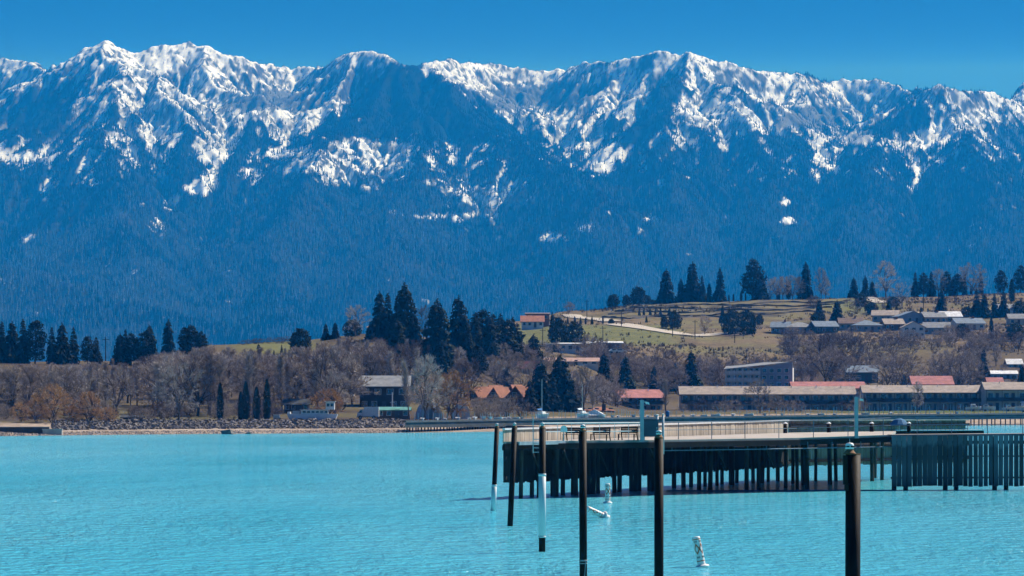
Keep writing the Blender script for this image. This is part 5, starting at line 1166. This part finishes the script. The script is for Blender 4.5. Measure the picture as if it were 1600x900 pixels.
# three-storey hotel with galleries
D = 1036.0; e = empty('gallery_hotel', (XW(1134,D), D, zy(606,D)), -.12); tag(e, 'pale three-storey gallery building with sloping grey roof behind the middle motel', 'hotel'); w = 104/F*D
MB().box(0,w,1.8,11,-2,6.2).build('wall', wallm['white'], e); MB().box(w*.52,w,0.2,1.796,-2,6.0).build('end_bay', wallm['blue'], e)
MB().extr([(-.6,-.6,5.6),(-.6,12,6.6),(w*.55,12,8.0),(w+.6,12,8.0),(w+.6,4,8.05),(w*.6,-.6,6.9)], (0,0,.2)).build('roof', roofm['grey'], e)
MB().extr([(w*.52,.2,6.0),(w,.2,6.0),(w,.2,7.9),(w*.6,.2,6.7)], (0,1.5,0)).build('gable', wallm['blue'], e)
for s_ in range(3):
    z = s_*2.15; MB().box(-.3,w*.52,-.1,1.79,z-.16,z).build('gallery', wallm['white'], e)
    rl = MB().box(-.3,w*.52,-.12,-.06,z+.86,z+.94).build('gallery_rail', white_m, e)
    for i in range(16): MB().box(-.3+i*(w*.52+.3)/15-.03,-.3+i*(w*.52+.3)/15+.03,-.11,-.07,z+.003,z+.857).build('baluster', white_m, rl)
    MB().box(-.3,w*.52,-.055,-.02,z+.06,z+.80).build('parapet', wallm['white'], rl)
    for i in range(6): win(e, .8+i*w*.085, z+.35, .95, 1.35, 1.8)
    for i in range(4): win(e, w*.58+i*w*.11, z+.4, 1.2, 1.2, .2)
for i in range(5): MB().box(i*w*.125-.09,i*w*.125+.09,-.3,-.13,-2,5.55).build('column', white_m, e)
# lodge with a row of steep gables
def gable_unit(px, top, eave, wpx, D, rz, parts):
    w = wpx/F*D; e = parts; x = XW(px, D)-e.location.x; z0 = zy(eave, D)-e.location.z; z1 = zy(top, D)-e.location.z; dp = 7.5; k = .0
    y = D - e.location.y
    # gable end faces left-front; the tiled slope falls towards the viewer's right
    a = Vector((x-w*.35,y,z0)); b = Vector((x,y,z1)); c = Vector((x+w*.30,y-1.5,z0)); d_ = Vector((w*.75,3.2,0))
    MB().extr([a, b, c], (.12,.5,0)).build('gable', wallm['brown'], e)
    ro = MB().extr([b+Vector((0,-.05,.12)), c+Vector((.1,-.2,-.1)), c+Vector((.1,-.2,.08)), b+Vector((0,-.05,.32))], d_).build('roof', roofm['terracotta'], e)
    MB().extr([b+Vector((0,-.05,.12)), a+Vector((-.2,-.1,-.1)), a+Vector((-.2,-.1,.08)), b+Vector((0,-.05,.32))], d_).build('roof', roofm['terracotta'], e)
    win(e, x-.1, z0+.3, .9, 1.0, y-.8)
D = 800.0; e = empty('gabled_lodge', (XW(780,D), D, gz(XW(780,D), D))); tag(e, 'dark lodge with a row of steep tiled gables behind the bare shrubs', 'lodge'); bz = e.location.z
MB().box(XW(738,D)-e.location.x, XW(838,D)-e.location.x, 1.5, 9, -1, zy(622,D)-bz).build('wall', wallm['dark'], e)
for px, top, eav, wpx, dd in ((763,604,620,30,803),(798,603,620,24,804),(737,606,623,36,799),(771,607,622,30,799),(805,605,622,44,798)): gable_unit(px, top, eav, wpx, dd, 0, e)
for px in (745,760,775,790,805,820): win(e, XW(px,D)-e.location.x, .8, 1.2, 1.3, 1.5)
door(e, XW(768,D)-e.location.x, .05, 1.2, 2.2, 1.5)
# tiled pavilions on the waterfront
for px, top, eav, wpx, lab in ((866,631,637,18,'smallest tiled pavilion left of the two hip-roofed ones'),(894,630,638,46,'largest hip-roofed tiled pavilion behind the sailboats'),(938,634,640,44,'right hip-roofed tiled pavilion beside the motel annex')):
    D = 812.0; z0 = gz(XW(px,D), D); house('tiled_pavilion', px, 645, wpx, zy(eav,D)-z0, (eav-top)/F*D*1.0, 'tan' if wpx > 20 else 'brown', 'terracotta', lab, 'pavilion', hip=True, D=D, depth=wpx/F*D*.8, nwin=3, group='tiled pavilions'); 
# left shore buildings
D = 655.0; z = gz(XW(488,D),D); e = empty('houseboat', (XW(452,D), D, z)); tag(e, 'long white houseboat with raised wheelhouse pulled up behind the riprap', 'houseboat'); w = 72/F*D
MB().extr([(0,0,.15),(w,0,.15),(w+.4,0,1.25),(-.5,0,1.25)], (0,2.6,0)).build('hull', mat('houseboat_side', (.66,.70,.74), .5, .1, 1), e); MB().box(2.2,w-1.5,.25,2.4,1.254,2.0).build('cabin', white_m, e); MB().box(2.0,w-1.3,.1,2.5,2.004,2.1).build('cabin_roof', white_m, e)
for i in range(6): MB().box(2.6+i*.85,2.6+i*.85+.6,.215,.246,1.45,1.85).build('window', pane_m, e)
wh = MB().box(w-1.9,w-.2,.3,2.3,2.104,3.6).build('wheelhouse', white_m, e); MB().box(w-1.7,w-1.15,.25,.295,2.7,3.3).build('pane', pane_m, wh); MB().box(w-.95,w-.4,.25,.295,2.7,3.3).build('pane', pane_m, wh); MB().box(w-2.1,w+.0,.1,2.5,3.604,3.72).build('roof', white_m, wh)
MB().box(.6,2.0,.2,.26,1.26,1.9).build('bow_rail', steel_l, e); MB().box(-.4,.2,.4,2.2,1.26,1.7).build('motor_box', white_m, e)
e = empty('utility_box', G(432, 650)); tag(e, 'small pale box on the grass left of the houseboat', 'box'); MB().box(-.6,.6,0,.8,0,1.1).build('body', gal_m, e); MB().box(-.66,.66,-.06,.86,1.104,1.18).build('lid', white_m, e)
D = 672.0; g = G(577, D); e = empty('box_truck', (g.x, g.y, g.z)); tag(e, 'white box truck parked left of the teal-roofed shed', 'truck')
MB().box(-1.1,1.9,0,2.0,.55,2.5).build('cargo_box', white_m, e); MB().extr([(-2.5,.1,.5),(-1.15,.1,.5),(-1.15,.1,2.0),(-1.7,.1,2.0),(-2.4,.1,1.25)], (0,1.8,0)).build('cab', white_m, e); MB().extr([(-2.2,.07,1.3),(-1.45,.07,1.3),(-1.45,.07,1.85),(-1.75,.07,1.85)], (0,.025,0)).build('window', pane_m, e)
for x in (-1.8,.9): wl = MB().tube((x,-.02,.38), (x,.24,.38), .38, .38, 16).build('wheel', black_m, e); MB().tube((x,-.05,.38), (x,-.025,.38), .18, .18, 12).build('hub', steel_l, wl)
MB().box(-2.6,1.9,.1,1.9,.40,.545).build('chassis', wallm['dark'], e)
house('long_shed', 614, 656, 52, 1.9, .55, 'brown', 'teal', 'long brown shed with teal roof left of the domed tents', 'shed', 'x', 4.5, D=676, nwin=3, over=.3)
house('waterside_hall', 600, 642, 76, 5.4, 2.2, 'dark', 'grey', 'tall dark hall with pale grey roof above the teal-roofed shed', 'hall', 'x', 11, D=735, nwin=4, storeys=2)
house('cottage', 463, 646, 38, 1.9, 1.0, 'brown', 'dark', 'low dark cottage behind the houseboat', 'cottage', 'x', 5, D=700, nwin=3); house('picnic_hut', 206, 663, 28, 1.3, .35, 'dark', 'dark', 'flat dark picnic shelter behind the left riprap', 'shelter', 'x', 3.2, D=648, nwin=1, ndoor=0)
tent_m = mat('tent_fabric', (.42,.48,.54), .5, .12, .8)
def dome_tent(px, base, wpx, hpx, D, label):
    g = G(px, D); e = empty('domed_tent', (g.x, g.y, g.z), .3); tag(e, label, 'tent', 'domed tents'); R_ = wpx/2/F*D; hh = hpx/F*D; n = 14; Lg = R_*1.5; m = MB(); ring = [(R_*math.cos(math.pi*i/n), hh*math.sin(math.pi*i/n)) for i in range(n+1)]
    for k in range(6):
        y0, y1 = k*Lg/6, (k+1)*Lg/6
        for i in range(n): m.quad((ring[i][0],y0,ring[i][1]),(ring[i+1][0],y0,ring[i+1][1]),(ring[i+1][0],y1,ring[i+1][1]),(ring[i][0],y1,ring[i][1]))
    m.build('canopy', tent_m, e, None, True); MB().poly([(x,.02,z) for x, z in ring]).build('front_panel', tent_m, e)
    for k in range(4):
        y = k*Lg/3; mb = MB()
        for i in range(n): mb.tube((ring[i][0]*1.01,y,ring[i][1]*1.01), (ring[i+1][0]*1.01,y,ring[i+1][1]*1.01), .05, .05, 5, False)
        mb.build('hoop', steel_l, e)
    MB().box(-R_*.2,R_*.2,-.04,.0,0,hh*.55).build('door_flap', wallm['blue'], e)
dome_tent(674, 655, 36, 27, 684, 'larger pale domed tent behind the leaning bare trees'); dome_tent(723, 655, 24, 24, 690, 'smaller domed tent right of the orange willow')
# houses on the slopes
house('dark_roofed_house', 757, 600, 62, 2.6, 3.6, 'brown', 'dark', 'large dark-roofed house above the gabled lodge', ridge='x', depth=12, D=900, nwin=3); house('gabled_house', 788, 606, 30, 2.4, 2.4, 'dark', 'dark', 'small dark house right of the large dark-roofed house', ridge='y', D=890, nwin=2)
house('lookout_cabin', 761, 583, 10, 3.4, .4, 'white', 'white', 'narrow white two-storey cabin above the dark-roofed house', 'cabin', D=960, nwin=2, ndoor=0, storeys=2, depth=3)
house('red_roofed_house', 820, 584, 18, 2.0, 1.4, 'cream', 'red', 'left of two small red-roofed houses among the conifers', D=955, nwin=2); house('red_roofed_house', 838, 583, 14, 2.0, 1.4, 'white', 'red', 'right of two small red-roofed houses among the conifers', D=957, nwin=1)
house('long_barn', 893, 573, 84, 1.6, 1.1, 'white', 'pink', 'long low barn with pinkish roof above the waterfront spruces', 'barn', depth=9, D=1035, nwin=5)
house('farm_shed', 897, 550, 46, 2.6, .3, 'white', 'white', 'white farm shed with two dark doors at the field edge', 'shed', D=1085, depth=8, nwin=2, ndoor=2); house('farm_shed', 945, 549, 54, 2.7, .5, 'blue', 'white', 'wider bluish farm shed right of the white one', 'shed', D=1092, depth=9, nwin=3, ndoor=1)
house('farm_shed', 866, 549, 26, 2.2, .4, 'teal', 'dark', 'low dark shed at the left end of the farm', 'shed', D=1088, depth=6, nwin=1)
e = empty('shipping_container', G(933, 1070)); tag(e, 'teal shipping container lying in front of the farm sheds', 'container'); e.location.z = zy(560,1070); MB().box(-4.5,4.5,0,2.6,-1,2.3).build('body', wallm['teal'], e)
for i in range(15): MB().box(-4.4+i*.6,-4.15+i*.6,-.05,-.004,.1,2.2).build('rib', wallm['teal'], e)
for i, (px, lab) in enumerate(((962,'white car parked right of the bluish farm shed'),(970,'pale car parked at the far right of the farm'))):
    g = G(px, 1075); e = empty('parked_car', (g.x,g.y,zy(552,1075)), .2); tag(e, lab, 'car', 'cars at the farm')
    MB().extr([(-2,0,.35),(2,0,.35),(2,0,.85),(1.2,0,.95),(.6,0,1.4),(-1.2,0,1.4),(-1.8,0,.95),(-2,0,.85)], (0,1.7,0)).build('body', white_m, e); MB().box(-1.1,.5,-.03,-.004,.98,1.32).build('window', pane_m, e)
    for x in (-1.25,1.25): MB().tube((x,-.03,.32), (x,.2,.32), .32, .32, 12).build('wheel', black_m, e)
house('red_roofed_house', 832, 512, 34, 2.4, 2.2, 'white', 'terracotta', 'house with red tiled roof at the left of the green field', D=1290, ridge='x', depth=9, nwin=3); house('field_barn', 840, 501, 36, 2.6, .5, 'brick', 'brown', 'dark brown flat barn just above the red-tiled house', 'barn', D=1330, depth=8, nwin=2, storeys=1)
house('hilltop_house', 594, 517, 40, 1.9, 1.9, 'brown', 'pink', 'hip-roofed house among tall conifers on the central hill', dmax=960, fit=True, hip=True, depth=7, nwin=3)
HS = [(1219,522,28,'blue','blue'),(1252,522,44,'blue','grey'),(1292,521,36,'teal','blue'),(1330,516,36,'tan','brown'),(1358,519,42,'grey','blue'),(1383,503,40,'tan','tan'),(1398,517,30,'brown','tan'),(1427,505,46,'blue','blue'),(1428,529,34,'white','tan'),(1462,506,34,'tan','grey'),(1463,523,40,'blue','grey'),(1487,505,32,'grey','white'),(1517,516,46,'cream','blue')]
HL = ['leftmost small bluish house below the pasture','blue house with wide grey roof beside the pasture drive','teal-walled house right of the wide grey roof','low tan house in the hillside row','grey house with blue roof in the hillside row','tan house in the upper line of hillside houses','brown house below the tan upper one','blue house with large gable in the hillside row','white house with pale deck lowest on the hillside','tan house right of the large blue gable','grey-roofed blue house beside the white deck house','house with white roof in the upper hillside line','cream house with long blue roof ending the hillside row']
for i, ((px,b,wp,wl_,rf), lab) in enumerate(zip(HS, HL)):
    house('hillside_house', px, b, wp, 2.7 if i != 8 else 4.2, 2.0, wl_, rf, lab, ridge='y' if i in (7,8) else 'x', depth=9, nwin=3, chimney=i % 3 == 0, group='hillside houses', rz=(-.15,.1,.2,0,.15)[i % 5], hip=i in (1,4), dmax=1500, storeys=2 if i == 8 else 1)
house('upper_house', 1580, 492, 38, 2.6, 1.8, 'white', 'grey', 'white house with pale roof high at the right edge', depth=9, nwin=3, dmax=1600); house('upper_house', 1592, 508, 30, 2.6, 1.8, 'tan', 'grey', 'tan house below the white one at the right edge', depth=8, nwin=2, dmax=1600)
house('cottage', 1348, 597, 48, 3.2, 2.0, 'teal', 'blue', 'dark teal house with blue roof left of the dome-shaped trees', D=1075, depth=9, nwin=3); house('cottage', 1570, 596, 40, 2.4, 1.0, 'blue', 'white', 'low white-roofed house at the lower right edge', D=1075, depth=9, nwin=3)
house('cottage', 1586, 580, 22, 2.4, 1.6, 'grey', 'white', 'small grey house above the low white-roofed one at the edge', D=1110, depth=7, nwin=2); house('cottage', 1224, 596, 26, 2.2, .6, 'white', 'white', 'small white flat house right of the gallery building', D=1080, depth=6, nwin=2)
house('greenhouse', 1438, 562, 20, 1.2, .9, 'white', 'white', 'left white greenhouse on the bank below the houses', 'greenhouse', D=1165, depth=5, nwin=1, ndoor=0, rz=-.3); house('greenhouse', 1456, 556, 24, 1.2, .9, 'white', 'white', 'right white greenhouse on the bank below the houses', 'greenhouse', D=1175, depth=5, nwin=1, ndoor=0, rz=-.3)
# farm track, paths
road_m = mat('gravel_road', (.46,.41,.34), .95, .15, .3, coords='Object')
def road(name, pts, width):
    m = MB(); pp = []
    for (xa, ya, da), (xb, yb, db) in zip(pts[:-1], pts[1:]):
        for k in range(14): t = k/14; pp.append((xa+(xb-xa)*t, da+(db-da)*t))
    pp.append((pts[-1][0], pts[-1][2])); gp = [Vector((XW(a,d), d, 0)) for a, d in pp]; L_ = []; 
    for i, p in enumerate(gp):
        t = (gp[min(i+1,len(gp)-1)]-gp[max(i-1,0)]).normalized(); n = Vector((-t.y, t.x, 0))*width/2; ws = []
        for f in (-1,-.4,.4,1): q = p+n*f; ws.append((q.x, q.y, gz(q.x,q.y)+.35))
        L_.append(ws)
    for a, b in zip(L_[:-1], L_[1:]):
        for k in range(3): m.quad(a[k], a[k+1], b[k+1], b[k])
    o = m.build(name, road_m, None); tag(o, kind='structure'); return o
def RD(px, py): return (px, py, D_at(px, py, 1000, 1640))
road('road', [RD(893,492), RD(903,497), RD(935,500), RD(958,503)], 8); road('road', [RD(960,507), RD(1000,513), RD(1040,519), RD(1075,525)], 11); road('road', [RD(1075,525), RD(1130,522), RD(1180,520)], 7); road('path', [RD(1350,465), RD(1366,470), RD(1380,474)], 9); road('path', [RD(1418,489), RD(1435,493)], 9)
# stone terraces on the hill
tw_m = mat('terrace_stone', (.075,.068,.06), .95, .4, .6)
for k, (pxa, pxb, ya, yb) in enumerate(((985,1330,481,471),(960,1320,486,476),(950,1300,491,482),(1000,1290,496,488),(940,1130,498,495))):
    m = MB(); N = 46; prev = None
    for i in range(N+1):
        px = pxa+(pxb-pxa)*i/N; y = ya+(yb-ya)*i/N + 1.5*math.sin(i*.35+k); D = D_at(px, y, 1200, 1640); g = G(px, D); cur = (Vector((g.x,g.y,g.z-.6)), Vector((g.x,g.y,g.z+.62+.2*math.sin(i*1.7))))
        if prev: m.quad(prev[0],cur[0],cur[1],prev[1]); m.quad(prev[1],cur[1],cur[1]+Vector((0,.9,-.02)),prev[1]+Vector((0,.9,-.02)))
        prev = cur
    o = m.build('terrace_wall', tw_m); tag(o, ('top','second','middle','fourth','lowest')[k] + ' dark stone terrace wall across the grassy hill', 'wall', 'terrace walls on the hill')
# utility poles
for px, top, base, lab in ((917,468,500,'utility pole where the track reaches the skyline'),(971,487,511,'utility pole beside the pale road'),(1051,495,526,'pole left of the road junction'),(1086,500,530,'pole right of the road junction'),(1148,512,536,'pole at the edge of the tan pasture'),(1166,545,570,'pole above the brown thicket'),(1443,436,482,'tall pole on the slope below the skyline conifers'),(942,510,534,'short pole in the green field'),(848,513,540,'pole behind the left field conifers'),(165,527,560,'pole in the gap of the left conifer row'),(1019,556,573,'pole behind the farm'),(613,613,642,'white flagpole beside the dark hall')):
    D = D_at(px, base) if px != 613 else 700.; g = G(px, D); e = empty('utility_pole', (g.x, g.y, g.z)); tag(e, lab, 'pole', 'poles on the slopes'); h = zy(top, D)-g.z; m_ = wood_d if px != 613 else alu
    MB().tube((0,0,-.5), (0,0,h), .16, .11, 7).build('shaft', m_, e)
    if px != 613: MB().box(-1.0,1.0,-.06,.06,h-.75,h-.6).build('crossarm', wood_d, e)
    else: MB().box(-.5,.5,-.05,.05,h*.55,h*.55+.1).build('crossarm', alu, e)
# picnic bench and snow-white signs near the left shore
for px, lab in ((52,'dark picnic table on the lawn at the far left'),(236,'picnic table right of the flat shelter')):
    g = G(px, 640); e = empty('picnic_table', (g.x,g.y,g.z+.02), .2); tag(e, lab, 'table', 'picnic tables'); MB().box(-.9,.9,-.4,.4,.72,.78).build('table_top', wood_b, e)
    for s_ in (-1,1): MB().box(-.9,.9,s_*.7-.14,s_*.7+.14,.42,.47).build('seat', wood_b, e)
    for x in (-.7,.7): MB().box(x-.04,x+.04,-.82,.82,.34,.415).build('brace', wood_b, e); MB().extr([(x-.04,-.6,0),(x-.04,-.5,0),(x-.04,-.2,.715),(x-.04,-.3,.715)], (.08,0,0)).build('leg', wood_b, e); MB().extr([(x-.04,.6,0),(x-.04,.5,0),(x-.04,.2,.715),(x-.04,.3,.715)], (.08,0,0)).build('leg', wood_b, e)

# dry brush dotted over the fields
mb = MB(); cnt = 0
for i in range(26000):
    px = srng.uniform(730, 1640); D = srng.uniform(1010, 1640); x = XW(px, D); t = float(fbm(np.array([x/45.]), np.array([D/45.]), 3, 91)[0])
    if srng.random() > (t-.44)*4.5: continue
    z = gz(x, D); py = Y0-(z-H)/D*F
    if 800 < px < 1060 and 508 < py < 538 and srng.random() < .85: continue
    s_ = srng.choice((.3,.4,.5,.7,1.0))*srng.uniform(.7,1.3); cnt += 1
    for k in range(7):
        q = srng.uniform(0, 6.28); a = Vector((x+s_*.5*math.cos(q), D+s_*.5*math.sin(q), z-.05)); b = a + Vector((s_*.35*math.cos(q+1.6), s_*.35*math.sin(q+1.6), 0)); mb.tri(a, b, (a+b)/2 + Vector((srng.uniform(-.3,.3)*s_, srng.uniform(-.3,.3)*s_, s_*srng.uniform(.6,1.2))))
o = mb.build('dry_brush', foliage_mat('dry_brush_stems', (.07,.055,.035), (.22,.17,.10))); tag(o, 'low dry brush and weeds dotted over the hillside fields', 'brush', kind='stuff')
